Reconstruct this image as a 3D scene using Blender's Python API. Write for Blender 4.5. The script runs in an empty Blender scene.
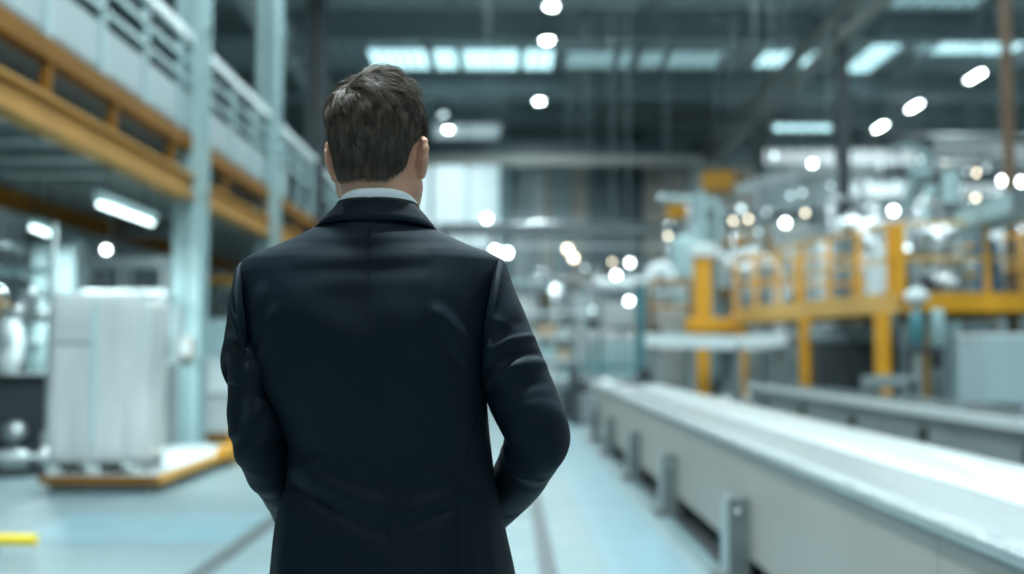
import bpy, bmesh, math, random
import numpy as np
from mathutils import Vector, Matrix
R = math.radians
PI = math.pi
rng = np.random.default_rng(7)
random.seed(7)
scene = bpy.context.scene
COL = scene.collection

# ------------------------------------------------------------------ camera
F = 1100.0
CAM = np.array((0.0, 0.0, 1.35))
PITCH = math.atan(64 / F)
YAW = math.atan(5 / F)
cam_data = bpy.data.cameras.new('camera')
cam = bpy.data.objects.new('camera', cam_data)
COL.objects.link(cam)
cam.location = CAM
cam.rotation_euler = (PI / 2 + PITCH, 0, -YAW)
cam_data.sensor_width = 36
cam_data.lens = F / 1024 * 36
cam_data.clip_start = 0.05
cam_data.clip_end = 300
cam_data.dof.use_dof = True
cam_data.dof.focus_distance = 1.72
cam_data.dof.aperture_fstop = 1.75
scene.camera = cam
_M = np.array(cam.rotation_euler.to_matrix())


def W(px, py, Y):
    """world point that lies at depth Y on the sight line through a pixel of the photograph"""
    d = _M @ np.array(((px - 512) / F, -(py - 287) / F, -1.0))
    return CAM + d * (Y / d[1])


# ------------------------------------------------------------------ materials
MATS = {}


def mat(name, col, rough=0.5, metal=0.0, spec=0.5, noise=0.0, nscale=6.0, bump=0.0, bscale=40.0,
        emit=None, estr=0.0, sheen=0.0, coat=0.0, trans=0.0, sss=0.0, stretch=None):
    if name in MATS:
        return MATS[name]
    m = bpy.data.materials.new(name)
    m.use_nodes = True
    nt = m.node_tree
    b = nt.nodes['Principled BSDF']
    b.inputs['Base Color'].default_value = (*col, 1)
    b.inputs['Roughness'].default_value = rough
    b.inputs['Metallic'].default_value = metal
    b.inputs['Specular IOR Level'].default_value = spec
    if sheen:
        b.inputs['Sheen Weight'].default_value = sheen
        b.inputs['Sheen Roughness'].default_value = 0.4
    if coat:
        b.inputs['Coat Weight'].default_value = coat
    if trans:
        b.inputs['Transmission Weight'].default_value = trans
    if sss:
        b.inputs['Subsurface Weight'].default_value = sss
        b.inputs['Subsurface Radius'].default_value = (0.012, 0.004, 0.002)
        b.inputs['Subsurface Scale'].default_value = 1.0
    if emit:
        b.inputs['Emission Color'].default_value = (*emit, 1)
        b.inputs['Emission Strength'].default_value = estr
    if noise or bump:
        tc = nt.nodes.new('ShaderNodeTexCoord')
        vec = tc.outputs['Object']
        if stretch:
            mp = nt.nodes.new('ShaderNodeMapping')
            mp.inputs['Scale'].default_value = stretch
            nt.links.new(vec, mp.inputs['Vector'])
            vec = mp.outputs['Vector']
    if noise:
        n = nt.nodes.new('ShaderNodeTexNoise')
        n.inputs['Scale'].default_value = nscale
        n.inputs['Detail'].default_value = 5
        nt.links.new(vec, n.inputs['Vector'])
        r = nt.nodes.new('ShaderNodeValToRGB')
        lo = tuple(max(0, c * (1 - noise)) for c in col)
        hi = tuple(min(1, c * (1 + noise)) for c in col)
        r.color_ramp.elements[0].position = 0.3
        r.color_ramp.elements[1].position = 0.7
        r.color_ramp.elements[0].color = (*lo, 1)
        r.color_ramp.elements[1].color = (*hi, 1)
        nt.links.new(n.outputs['Fac'], r.inputs['Fac'])
        nt.links.new(r.outputs['Color'], b.inputs['Base Color'])
    if bump:
        n2 = nt.nodes.new('ShaderNodeTexNoise')
        n2.inputs['Scale'].default_value = bscale
        n2.inputs['Detail'].default_value = 3
        nt.links.new(vec, n2.inputs['Vector'])
        bp = nt.nodes.new('ShaderNodeBump')
        bp.inputs['Strength'].default_value = bump
        bp.inputs['Distance'].default_value = 0.01
        nt.links.new(n2.outputs['Fac'], bp.inputs['Height'])
        nt.links.new(bp.outputs['Normal'], b.inputs['Normal'])
    MATS[name] = m
    return m


# ------------------------------------------------------------------ objects
def link(o, parent=None):
    COL.objects.link(o)
    if parent is not None:
        o.parent = parent
    return o


def tag(o, label=None, cat=None, group=None, kind=None):
    if label:
        o['label'] = label
    if cat:
        o['category'] = cat
    if group:
        o['group'] = group
    if kind:
        o['kind'] = kind
    return o


def empty(name, loc=(0, 0, 0), rz=0.0, label=None, cat=None, group=None):
    o = bpy.data.objects.new(name, None)
    o.empty_display_size = 0.1
    o.location = loc
    o.rotation_euler = (0, 0, rz)
    link(o)
    return tag(o, label, cat, group)


def np_mesh(name, v, f, m, parent=None, smooth=True):
    """mesh object out of vertex and face arrays (faces: list of tuples or an n x 4 / n x 3 array)"""
    me = bpy.data.meshes.new(name)
    v = np.asarray(v, np.float32)
    if isinstance(f, np.ndarray):
        k = f.shape[1]
        me.vertices.add(len(v))
        me.vertices.foreach_set('co', v.ravel())
        me.loops.add(f.size)
        me.loops.foreach_set('vertex_index', f.astype(np.int32).ravel())
        me.polygons.add(len(f))
        me.polygons.foreach_set('loop_start', np.arange(0, f.size, k, dtype=np.int32))
        me.update(calc_edges=True)
    else:
        me.from_pydata(v.tolist(), [], f)
        me.update()
    me.polygons.foreach_set('use_smooth', np.full(len(me.polygons), smooth))
    me.materials.append(m)
    me.validate()
    o = bpy.data.objects.new(name, me)
    return link(o, parent)


class MB:
    """collects solid shapes for ONE mesh object"""

    def __init__(s):
        s.v, s.f, s.sm = [], [], []

    def add(s, v, f, smooth=False):
        n = len(s.v)
        s.v += [tuple(map(float, p)) for p in v]
        s.f += [tuple(i + n for i in q) for q in f]
        s.sm += [smooth] * len(f)
        return s

    def box(s, c, d, rz=0.0, rx=0.0, ry=0.0, bev=0.0):
        x, y, z = d[0] / 2, d[1] / 2, d[2] / 2
        M = Matrix.Rotation(rz, 3, 'Z') @ Matrix.Rotation(ry, 3, 'Y') @ Matrix.Rotation(rx, 3, 'X')
        if bev:
            b = min(bev, x * .9, y * .9, z * .9)
            bm = bmesh.new()
            bmesh.ops.create_cube(bm, size=1)
            for q in bm.verts:
                q.co = Vector((q.co.x * d[0], q.co.y * d[1], q.co.z * d[2]))
            bmesh.ops.bevel(bm, geom=bm.edges[:], offset=b, segments=2, affect='EDGES', profile=.5)
            bm.verts.index_update()
            v = [M @ q.co + Vector(c) for q in bm.verts]
            f = [tuple(q.index for q in p.verts) for p in bm.faces]
            bm.free()
            return s.add(v, f)
        v = [M @ Vector(p) + Vector(c) for p in
             ((-x, -y, -z), (x, -y, -z), (x, y, -z), (-x, y, -z), (-x, -y, z), (x, -y, z), (x, y, z), (-x, y, z))]
        return s.add(v, [(0, 3, 2, 1), (4, 5, 6, 7), (0, 1, 5, 4), (1, 2, 6, 5), (2, 3, 7, 6), (3, 0, 4, 7)])

    def span(s, a, b, bev=0.0):
        """axis aligned box between two corners"""
        a, b = np.minimum(a, b), np.maximum(a, b)
        return s.box((a + b) / 2, b - a, bev=bev)

    def bar(s, a, b, w, h=None, up=(0, 0, 1)):
        """rectangular bar from a to b"""
        a, b = Vector(a), Vector(b)
        h = h or w
        t = (b - a).normalized()
        u = Vector(up)
        if abs(t.dot(u)) > .98:
            u = Vector((0, 1, 0))
        r = t.cross(u).normalized()
        u = r.cross(t)
        v = []
        for p in (a, b):
            for i, j in ((-1, -1), (1, -1), (1, 1), (-1, 1)):
                v.append(p + r * (i * w / 2) + u * (j * h / 2))
        return s.add(v, [(3, 2, 1, 0), (4, 5, 6, 7), (0, 1, 5, 4), (1, 2, 6, 5), (2, 3, 7, 6), (3, 0, 4, 7)])

    def tube(s, pts, r, n=12, cap=True):
        """round tube through points; r is a number or one per point"""
        pts = [Vector(p) for p in pts]
        m = len(pts)
        rr = r if hasattr(r, '__len__') else [r] * m
        t0 = (pts[1] - pts[0]).normalized()
        u = Vector((0, 0, 1)) if abs(t0.z) < .9 else Vector((1, 0, 0))
        a = t0.cross(u).normalized()
        v, f = [], []
        for i, p in enumerate(pts):
            t = (pts[min(i + 1, m - 1)] - pts[max(i - 1, 0)]).normalized()
            a = (a - t * a.dot(t)).normalized()
            b = t.cross(a)
            for k in range(n):
                q = 2 * PI * k / n
                v.append(p + (a * math.cos(q) + b * math.sin(q)) * rr[i])
        for i in range(m - 1):
            for k in range(n):
                l = (k + 1) % n
                f.append((i * n + k, i * n + l, (i + 1) * n + l, (i + 1) * n + k))
        s.add(v, f, True)
        if cap:
            s.add(v[:n], [tuple(reversed(range(n)))])
            s.add(v[-n:], [tuple(range(n))])
        return s

    def cyl(s, a, b, r, n=16, r2=None):
        return s.tube([a, b], [r, r if r2 is None else r2], n)

    def lathe(s, prof, c=(0, 0, 0), n=24, axis='Z'):
        """profile of (radius, height) turned round an axis through c"""
        v, f = [], []
        m = len(prof)
        for r, h in prof:
            for k in range(n):
                q = 2 * PI * k / n
                p = (r * math.cos(q), r * math.sin(q), h)
                if axis == 'X':
                    p = (p[2], p[0], p[1])
                elif axis == 'Y':
                    p = (p[1], p[2], p[0])
                v.append((p[0] + c[0], p[1] + c[1], p[2] + c[2]))
        for i in range(m - 1):
            for k in range(n):
                l = (k + 1) % n
                f.append((i * n + k, i * n + l, (i + 1) * n + l, (i + 1) * n + k))
        s.add(v, f, True)
        if prof[0][0] > 1e-5:
            s.add(v[:n], [tuple(reversed(range(n)))])
        if prof[-1][0] > 1e-5:
            s.add(v[-n:], [tuple(range(n))])
        return s

    def hbeam(s, a, b, w, h, t=0.02, up=(0, 0, 1)):
        """rolled H-section from a to b: two flanges and a web"""
        a, b = Vector(a), Vector(b)
        d = (b - a).normalized()
        u = Vector(up)
        r = d.cross(u).normalized()
        u = r.cross(d)
        s.bar(a + u * (h / 2 - t / 2), b + u * (h / 2 - t / 2), w, t, u)
        s.bar(a - u * (h / 2 - t / 2), b - u * (h / 2 - t / 2), w, t, u)
        return s.bar(a, b, t, h - 2 * t, u)

    def build(s, name, m, parent=None, loc=None):
        me = bpy.data.meshes.new(name)
        me.from_pydata(s.v, [], s.f)
        me.polygons.foreach_set('use_smooth', s.sm)
        me.materials.append(m)
        me.update()
        o = bpy.data.objects.new(name, me)
        if loc is not None:
            o.location = loc
        return link(o, parent)


def copy_tree(o, parent=None):
    c = o.copy()
    COL.objects.link(c)
    c.parent = parent
    for ch in list(o.children):
        copy_tree(ch, c)
    return c


def structure(o):
    o['kind'] = 'structure'
    return o


# ------------------------------------------------------------------ signed distance solids -> one continuous mesh
class Solid:
    def __init__(s, xs, ys, zs):
        s.xs, s.ys, s.zs = (np.asarray(a, np.float32) for a in (xs, ys, zs))
        s.f = np.full((len(xs), len(ys), len(zs)), 0.08, np.float32)

    def _sub(s, lo, hi):
        sl = []
        for ax, a, b in zip((s.xs, s.ys, s.zs), lo, hi):
            i, j = np.searchsorted(ax, a), np.searchsorted(ax, b)
            sl.append(slice(max(0, i - 1), min(len(ax), j + 1)))
        g = np.meshgrid(s.xs[sl[0]], s.ys[sl[1]], s.zs[sl[2]], indexing='ij')
        return tuple(sl), np.stack(g, -1)

    def put(s, fn, lo, hi, k=0.0, cut=False):
        lo = np.asarray(lo) - 0.05
        hi = np.asarray(hi) + 0.05
        sl, p = s._sub(lo, hi)
        if min(p.shape) == 0:
            return
        d = fn(p).astype(np.float32)
        a = s.f[sl]
        if cut:
            if k:
                h = np.clip(.5 + .5 * (-a - d) / k, 0, 1)
                s.f[sl] = -(-a * (1 - h) + d * h - k * h * (1 - h))
            else:
                s.f[sl] = np.maximum(a, -d)
        elif k:
            h = np.clip(.5 + .5 * (a - d) / k, 0, 1)
            s.f[sl] = a * (1 - h) + d * h - k * h * (1 - h)
        else:
            s.f[sl] = np.minimum(a, d)

    def cone(s, a, b, ra, rb, k=0.0, fr=None):
        """round cone between two points"""
        a, b = np.asarray(a, float), np.asarray(b, float)
        if fr is not None:
            a, b = fr(a), fr(b)
        ba = b - a

        def fn(p):
            t = np.clip(((p - a) @ ba) / max(ba @ ba, 1e-9), 0, 1)
            return np.linalg.norm(p - a - t[..., None] * ba, axis=-1) - (ra + (rb - ra) * t)
        r = max(ra, rb)
        s.put(fn, np.minimum(a, b) - r, np.maximum(a, b) + r, k)

    def chain(s, pts, rs, k=0.0, fr=None):
        for i in range(len(pts) - 1):
            s.cone(pts[i], pts[i + 1], rs[i], rs[i + 1], k, fr)

    def ell(s, c, r, k=0.0, rot=None, fr=None, cut=False):
        c = np.asarray(c, float)
        Mx = np.eye(3) if rot is None else np.array(rot)
        if fr is not None:
            c = fr(c)
            Mx = fr.M @ Mx
        r = np.asarray(r, float)

        def fn(p):
            q = (p - c) @ Mx
            k0 = np.linalg.norm(q / r, axis=-1)
            k1 = np.linalg.norm(q / (r * r), axis=-1)
            return k0 * (k0 - 1) / np.maximum(k1, 1e-6)
        m = r.max()
        s.put(fn, c - m, c + m, k, cut)

    def mesh(s, smooth=0):
        f, xs, ys, zs = s.f, s.xs, s.ys, s.zs
        ins = f < 0
        c = ins[:-1, :-1, :-1].astype(np.int8)
        for dx in (0, 1):
            for dy in (0, 1):
                for dz in (0, 1):
                    if dx or dy or dz:
                        c = c + ins[dx:f.shape[0] - 1 + dx, dy:f.shape[1] - 1 + dy, dz:f.shape[2] - 1 + dz]
        act = (c > 0) & (c < 8)
        ijk = np.argwhere(act)
        I, J, K = ijk.T
        acc = np.zeros((len(ijk), 3))
        cnt = np.zeros(len(ijk))
        cr = [(0, 0, 0), (1, 0, 0), (0, 1, 0), (1, 1, 0), (0, 0, 1), (1, 0, 1), (0, 1, 1), (1, 1, 1)]
        P = [np.stack((xs[I + a], ys[J + b], zs[K + d]), -1) for a, b, d in cr]
        V = [f[I + a, J + b, K + d] for a, b, d in cr]
        for a, b in ((0, 1), (2, 3), (4, 5), (6, 7), (0, 2), (1, 3), (4, 6), (5, 7), (0, 4), (1, 5), (2, 6), (3, 7)):
            mk = (V[a] < 0) != (V[b] < 0)
            t = np.where(mk, V[a] / np.where(mk, V[a] - V[b], 1), 0)
            acc += np.where(mk[:, None], P[a] + t[:, None] * (P[b] - P[a]), 0)
            cnt += mk
        v = acc / cnt[:, None]
        idx = np.full(act.shape, -1, np.int32)
        idx[act] = np.arange(len(ijk))
        quads = []
        for ax in range(3):
            o1, o2 = [(1, 2), (2, 0), (0, 1)][ax]
            sl0 = [slice(None)] * 3
            sl1 = [slice(None)] * 3
            sl0[ax] = slice(0, -1)
            sl1[ax] = slice(1, None)
            A, B = ins[tuple(sl0)], ins[tuple(sl1)]
            e = np.argwhere(A != B)
            n = np.array(act.shape)
            ok = (e[:, o1] > 0) & (e[:, o2] > 0) & (e[:, o1] < n[o1]) & (e[:, o2] < n[o2])
            e = e[ok]
            flip = A[tuple(e.T)]
            q = []
            for a, b in ((-1, -1), (0, -1), (0, 0), (-1, 0)):
                g = e.copy()
                g[:, o1] += a
                g[:, o2] += b
                q.append(idx[tuple(g.T)])
            q = np.stack(q, -1)
            q[~flip] = q[~flip][:, ::-1]
            quads.append(q)
        q = np.concatenate(quads)
        for _ in range(smooth):
            sm = np.zeros_like(v)
            n = np.zeros(len(v))
            for a in range(4):
                b = (a + 1) % 4
                np.add.at(sm, q[:, a], v[q[:, b]])
                np.add.at(n, q[:, a], 1)
                np.add.at(sm, q[:, b], v[q[:, a]])
                np.add.at(n, q[:, b], 1)
            v = v * .5 + .5 * sm / n[:, None]
        return v, q


class Frame:
    def __init__(s, o, M):
        s.o, s.M = np.asarray(o, float), np.asarray(M, float)

    def __call__(s, p):
        return s.o + np.asarray(p, float) @ s.M.T


def interp(x, table):
    """smooth interpolation through rows (x, a, b, ...) -> one array per further column"""
    t = np.array(table, float)
    x = np.asarray(x, float)
    k = t[:, 0]
    out = []
    for c in range(1, t.shape[1]):
        y = t[:, c]
        d = np.diff(y) / np.diff(k)
        mm = np.empty_like(y)
        mm[1:-1] = np.where(d[:-1] * d[1:] > 0, 2 * d[:-1] * d[1:] / np.where(np.abs(d[:-1] + d[1:]) < 1e-12, 1, d[:-1] + d[1:]), 0)
        mm[0], mm[-1] = d[0], d[-1]
        i = np.clip(np.searchsorted(k, x) - 1, 0, len(k) - 2)
        h = k[i + 1] - k[i]
        u = np.clip((x - k[i]) / h, 0, 1)
        out.append((2 * u**3 - 3 * u**2 + 1) * y[i] + (u**3 - 2 * u**2 + u) * h * mm[i]
                   + (-2 * u**3 + 3 * u**2) * y[i + 1] + (u**3 - u**2) * h * mm[i + 1])
    return out
# ------------------------------------------------------------------ the hall
def P(px, py, Y):
    return Vector(W(px, py, Y))


def X_(px, Y, py=355):
    return float(W(px, py, Y)[0])


def Z_(py, Y, px=505):
    return float(W(px, py, Y)[2])


XL, XR, YF, YB, ZC = -11.5, 22.5, -9.0, 46.5, 11.5

steel_pale = mat('pale teal painted steel', (0.33, 0.46, 0.475), rough=0.45, noise=.10, nscale=1.5)
steel_grey = mat('grey painted steel', (0.22, 0.26, 0.27), rough=0.5, noise=.12, nscale=2)
steel_dark = mat('dark steel', (0.045, 0.055, 0.06), rough=0.5, noise=.2, nscale=3)
steel_white = mat('white painted steel', (0.72, 0.78, 0.79), rough=0.4, noise=.05, nscale=2)
galv = mat('galvanised steel', (0.45, 0.49, 0.50), rough=0.35, metal=.75, noise=.15, nscale=5)
stainless = mat('stainless steel', (0.66, 0.70, 0.71), rough=0.22, metal=1.0, noise=.08, nscale=3)
alu = mat('brushed aluminium', (0.60, 0.63, 0.63), rough=0.38, metal=.9, noise=.08, nscale=6)
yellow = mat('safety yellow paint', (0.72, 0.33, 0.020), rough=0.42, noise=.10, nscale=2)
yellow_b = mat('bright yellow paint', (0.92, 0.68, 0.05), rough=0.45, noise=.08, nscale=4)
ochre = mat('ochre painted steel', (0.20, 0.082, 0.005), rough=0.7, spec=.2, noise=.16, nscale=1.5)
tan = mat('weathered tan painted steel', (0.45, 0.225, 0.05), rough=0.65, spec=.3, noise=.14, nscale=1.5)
brown = mat('brown primer steel', (0.20, 0.12, 0.07), rough=0.6, noise=.2, nscale=2)
panel_w = mat('pale grey sheet panel', (0.50, 0.55, 0.55), rough=0.5, noise=.06, nscale=1)
panel_beige = mat('warm grey conveyor side sheet', (0.43, 0.395, 0.36), rough=0.4, spec=.4, noise=.05, nscale=1.2)
teal = mat('teal machine paint', (0.06, 0.20, 0.23), rough=0.45, noise=.1, nscale=2)
blue_p = mat('deep blue paint', (0.03, 0.12, 0.22), rough=0.45, noise=.1, nscale=2)
plastic_b = mat('black plastic', (0.02, 0.022, 0.024), rough=0.5)
wood = mat('pallet wood', (0.40, 0.30, 0.19), rough=0.8, noise=.25, nscale=9, stretch=(1, 6, 6))
carton_m = mat('carton board', (0.50, 0.37, 0.25), rough=0.8, noise=.10, nscale=5)
deck_m = mat('steel deck plate', (0.17, 0.19, 0.19), rough=0.55, noise=.15, nscale=4)
lens_w = mat('lit lamp lens', (0.9, 0.95, 0.95), rough=.4, emit=(.88, 1.0, 1.0), estr=30)
lens_s = mat('glowing disc face', (0.9, 0.95, 0.95), rough=.4, emit=(.92, 1.0, 1.0), estr=14)
lens_warm = mat('warm glowing disc face', (0.9, 0.9, 0.8), rough=.4, emit=(1.0, .86, .62), estr=9)
lens_dim = mat('dim lamp lens', (0.9, 0.95, 0.95), rough=.4, emit=(.72, .95, 1.0), estr=2.6)
tube_e = mat('lit fluorescent tube', (0.9, 0.95, 0.95), rough=.4, emit=(.80, 1.0, 1.0), estr=4.5)
sky_e = mat('daylight through roof glazing', (0.8, 0.9, 0.92), rough=.4, emit=(.53, .88, .95), estr=2.0)
sky_dim = mat('daylight through dusty roof glazing', (0.8, 0.9, 0.92), rough=.4, emit=(.35, .62, .68), estr=.55)
sky_wall = mat('daylight through wall glazing', (0.8, 0.9, 0.92), rough=.4, emit=(.60, .82, .88), estr=.50)
sky_band = mat('daylight through strip window', (0.8, 0.88, 0.9), rough=.4, emit=(.74, .82, .84), estr=.6)

# floor: polished concrete with a faint blue cast, worn bands and dark joint channels
floor_m = bpy.data.materials.new('polished concrete floor')
floor_m.use_nodes = True
nt = floor_m.node_tree
bs = nt.nodes['Principled BSDF']
tc = nt.nodes.new('ShaderNodeTexCoord')


def nz(scale, detail, mapping=(1, 1, 1)):
    mp = nt.nodes.new('ShaderNodeMapping')
    mp.inputs['Scale'].default_value = mapping
    nt.links.new(tc.outputs['Object'], mp.inputs['Vector'])
    n = nt.nodes.new('ShaderNodeTexNoise')
    n.inputs['Scale'].default_value = scale
    n.inputs['Detail'].default_value = detail
    nt.links.new(mp.outputs['Vector'], n.inputs['Vector'])
    return n.outputs['Fac']


def ramp(fac, stops):
    r = nt.nodes.new('ShaderNodeValToRGB')
    while len(r.color_ramp.elements) < len(stops):
        r.color_ramp.elements.new(0.5)
    for e, (p, c) in zip(r.color_ramp.elements, stops):
        e.position = p
        e.color = (*c, 1)
    nt.links.new(fac, r.inputs['Fac'])
    return r.outputs['Color']


c1 = ramp(nz(.9, 6, (.6, 1, 1)), [(.3, (.175, .255, .278)), (.5, (.195, .272, .292)), (.72, (.215, .29, .307))])
c2 = ramp(nz(14, 8), [(.3, (.94, .94, .94)), (.75, (1.03, 1.03, 1.03))])
mx = nt.nodes.new('ShaderNodeMix')
mx.data_type = 'RGBA'
mx.blend_type = 'MULTIPLY'
mx.inputs[0].default_value = 1
nt.links.new(c1, mx.inputs[6])
nt.links.new(c2, mx.inputs[7])
nt.links.new(mx.outputs[2], bs.inputs['Base Color'])
rr = ramp(nz(2.2, 5), [(.3, (.36, .36, .36)), (.7, (.52, .52, .52))])
nt.links.new(rr, bs.inputs['Roughness'])
bs.inputs['Specular IOR Level'].default_value = .5

fl = MB().span((XL - .3, YF - .3, -.25), (XR + .3, YB + .3, 0)).build('floor', floor_m)
structure(fl)
joint_m = mat('dark floor channel grating', (0.075, 0.095, 0.10), rough=.5, noise=.3, nscale=8)
structure(MB().span((-1.93, 1.5, 0), (-1.79, 34, .004)).build('trim_1', joint_m))
structure(MB().span((.20, 1.5, 0), (.31, 34, .004)).build('trim_2', joint_m))
for i, y_ in enumerate((9.15, 16.2, 23.5)):
    structure(MB().span((-1.78, y_, 0), (.19, y_ + .05, .003)).build('trim_%d' % (i + 3), joint_m))
paint_m = mat('pale blue walkway paint', (.19, .315, .36), rough=.36, noise=.12, nscale=2.5)
structure(MB().span((.62, 2.0, 0), (1.12, 26, .003)).build('trim_6', paint_m))
structure(MB().span((-3.6, 7.9, 0), (-1.97, 9.2, .003)).build('trim_7', paint_m))

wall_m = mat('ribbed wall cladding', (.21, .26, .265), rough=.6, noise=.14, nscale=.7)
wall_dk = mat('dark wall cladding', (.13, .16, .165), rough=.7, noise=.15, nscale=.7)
roof_m = mat('grey green roof sheeting', (.50, .58, .59), rough=.65, noise=.12, nscale=.8)


def ribbed(name, a, b, face, m, pitch=.5, t=.06):
    """wall slab with standing ribs on its inner face"""
    mb = MB().span(a, b)
    lo, hi = np.minimum(a, b), np.maximum(a, b)
    if face in ('y-', 'y+'):
        for x in np.arange(lo[0] + .3, hi[0], pitch):
            y = lo[1] if face == 'y-' else hi[1]
            s = -1 if face == 'y-' else 1
            mb.span((x - .06, y - .01 * s, lo[2]), (x + .06, y + t * s, hi[2]))
    else:
        for y in np.arange(lo[1] + .3, hi[1], pitch):
            x = hi[0] if face == 'x+' else lo[0]
            s = 1 if face == 'x+' else -1
            mb.span((x - .01 * s, y - .06, lo[2]), (x + t * s, y + .06, hi[2]))
    return structure(mb.build(name, m))


ribbed('wall_back', (XL, YB, 0), (XR, YB + .25, ZC), 'y-', wall_m, .55)
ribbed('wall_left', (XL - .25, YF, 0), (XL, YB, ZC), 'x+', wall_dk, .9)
ribbed('wall_right', (XR, YF, 0), (XR + .25, YB, ZC), 'x-', wall_m, .9)
ribbed('wall_front', (XL, YF - .25, 0), (XR, YF, ZC), 'y+', mat('front wall cladding', (.22, .25, .26), rough=.6), .9)
ce = MB().span((XL - .25, YF - .25, ZC), (XR + .25, YB + .25, ZC + .2))
for x in np.arange(XL + .2, XR, .6):
    ce.span((x, YF, ZC - .07), (x + .14, YB, ZC + .01))
structure(ce.build('ceiling', roof_m))

# roof beams across the hall, purlins along it
rb_m = mat('roof beam paint', (.27, .33, .34), rough=.6, noise=.12, nscale=.8)
rb_l = mat('pale roof beam paint', (.38, .45, .46), rough=.55, noise=.1, nscale=.8)
for i, y_ in enumerate((3.5, 9.5, 15.5, 21, 26.6, 32.3, 39.4, 44.6)):
    o = MB().hbeam((XL, y_, ZC - .50), (XR, y_, ZC - .50), .34, .72, .05).build('roof_beam', rb_m)
    structure(o)
for x in (-7.6, -1.6, 4.4, 13.9, 18.5):
    structure(MB().hbeam((x, YF, ZC - .18), (x, YB, ZC - .18), .16, .20, .02).build('roof_purlin', rb_l))

# roof glazing: frames with bars, lit by the sky
wn = [0]


def roof_window(x0, x1, y0, y1, m, nb):
    wn[0] += 1
    z = ZC - .09
    fr = MB()
    for a, b in (((x0 - .1, y0 - .1), (x1 + .1, y0)), ((x0 - .1, y1), (x1 + .1, y1 + .1)), ((x0 - .1, y0), (x0, y1)), ((x1, y0), (x1 + .1, y1))):
        fr.span((*a, z - .06), (*b, z + .05))
    if nb > 0:
        for k in range(1, nb):
            x = x0 + (x1 - x0) * k / nb
            fr.span((x - .035, y0, z - .04), (x + .035, y1, z + .03))
    else:
        for k in range(1, -nb):
            y = y0 + (y1 - y0) * k / -nb
            fr.span((x0, y - .05, z - .04), (x1, y + .05, z + .03))
    f = structure(fr.build('window_%d' % wn[0], rb_l))
    MB().span((x0, y0, z), (x1, y1, z + .03)).build('glazing', m, f)


def wall_window(x0, x1, z0, z1, m, nb):
    wn[0] += 1
    y = YB - .1
    fr = MB()
    for a, b in (((x0 - .1, z0 - .1), (x1 + .1, z0)), ((x0 - .1, z1), (x1 + .1, z1 + .1)), ((x0 - .1, z0), (x0, z1)), ((x1, z0), (x1 + .1, z1))):
        fr.span((a[0], y - .06, a[1]), (b[0], y + .05, b[1]))
    for k in range(1, nb):
        x = x0 + (x1 - x0) * k / nb
        fr.span((x - .05, y - .05, z0), (x + .05, y + .05, z1))
    f = structure(fr.build('window_%d' % wn[0], rb_l))
    MB().span((x0, y, z0), (x1, y + .03, z1)).build('glazing', m, f)


roof_window(-4.65, -2.75, 36.1, 38.7, sky_e, 6)
roof_window(-2.45, .35, 36.1, 38.7, sky_e, 8)
roof_window(.62, 1.55, 36.1, 38.7, sky_e, 3)
roof_window(2.1, 3.6, 36.3, 38.5, sky_dim, 4)
roof_window(3.9, 5.3, 36.3, 38.5, sky_dim, 4)
roof_window(5.6, 7.3, 36.3, 38.5, sky_dim, 4)
roof_window(8.7, 9.6, 36.3, 38.3, sky_e, 3)
roof_window(9.9, 10.8, 36.3, 38.3, sky_e, 3)
roof_window(12.0, 13.0, 35.5, 39.0, sky_e, -6)
roof_window(13.7, 17.0, 35.2, 36.6, sky_e, 10)
roof_window(11.1, 13.6, 30.2, 31.6, sky_dim, 6)
roof_window(17.6, 18.6, 35.6, 37.4, sky_dim, 3)
# glazed end wall: tall milky panels, strip windows to the right
wall_window(-6.6, -3.3, Z_(246, YB), Z_(158, YB), sky_wall, 3)
wall_window(-3.1, -.25, Z_(250, YB), Z_(165, YB), sky_wall, 2)
wall_window(-3.1, -.3, Z_(139, YB), Z_(118, YB), sky_wall, 2)
for a, b in ((10.7, 13.9), (14.3, 17.9), (18.3, 21.8)):
    wall_window(a, b, Z_(164, YB), Z_(150, YB), sky_band, 6)
for a, b in ((14.3, 17.0), (18.6, 21.5)):
    wall_window(a, b, Z_(196, YB), Z_(184, YB), sky_band, 6)
wall_window(11.4, 13.8, Z_(131, YB), Z_(116, YB), sky_e, 5)
wall_window(14.8, 16.8, Z_(124, YB), Z_(112, YB), sky_dim, 4)

# end wall: pilasters and flat panels
col_teal = mat('teal column paint', (.15, .26, .28), rough=.5, noise=.1, nscale=1)
col_dark = mat('dark column paint', (.05, .08, .095), rough=.5, noise=.1, nscale=1)
for px, m, w in ((505, col_teal, .55), (634, col_dark, .62)):
    structure(MB().span((X_(px, YB) - w / 2, YB - .55, 0), (X_(px, YB) + w / 2, YB - .12, ZC - .9)).build('wall_column', m))
wp = [mat('pale end wall sheet', (.52, .57, .58), rough=.6), mat('warm end wall sheet', (.42, .39, .35), rough=.6), mat('slate end wall sheet', (.16, .21, .23), rough=.6), mat('teal grey end wall sheet', (.30, .39, .41), rough=.6)]
for i, (a, b, k) in enumerate(((513, 524, 0), (524, 532, 3), (533, 545, 0), (546, 553, 1), (553, 570, 3), (572, 588, 1), (590, 604, 2), (605, 626, 2), (644, 660, 1), (661, 690, 1), (692, 705, 0), (706, 760, 1), (762, 800, 3))):
    structure(MB().span((X_(a, YB), YB - .11, 0), (X_(b, YB), YB - .02, Z_(166 + (i * 7) % 5, YB))).build('trim_%d' % (8 + i), wp[k]))

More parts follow.
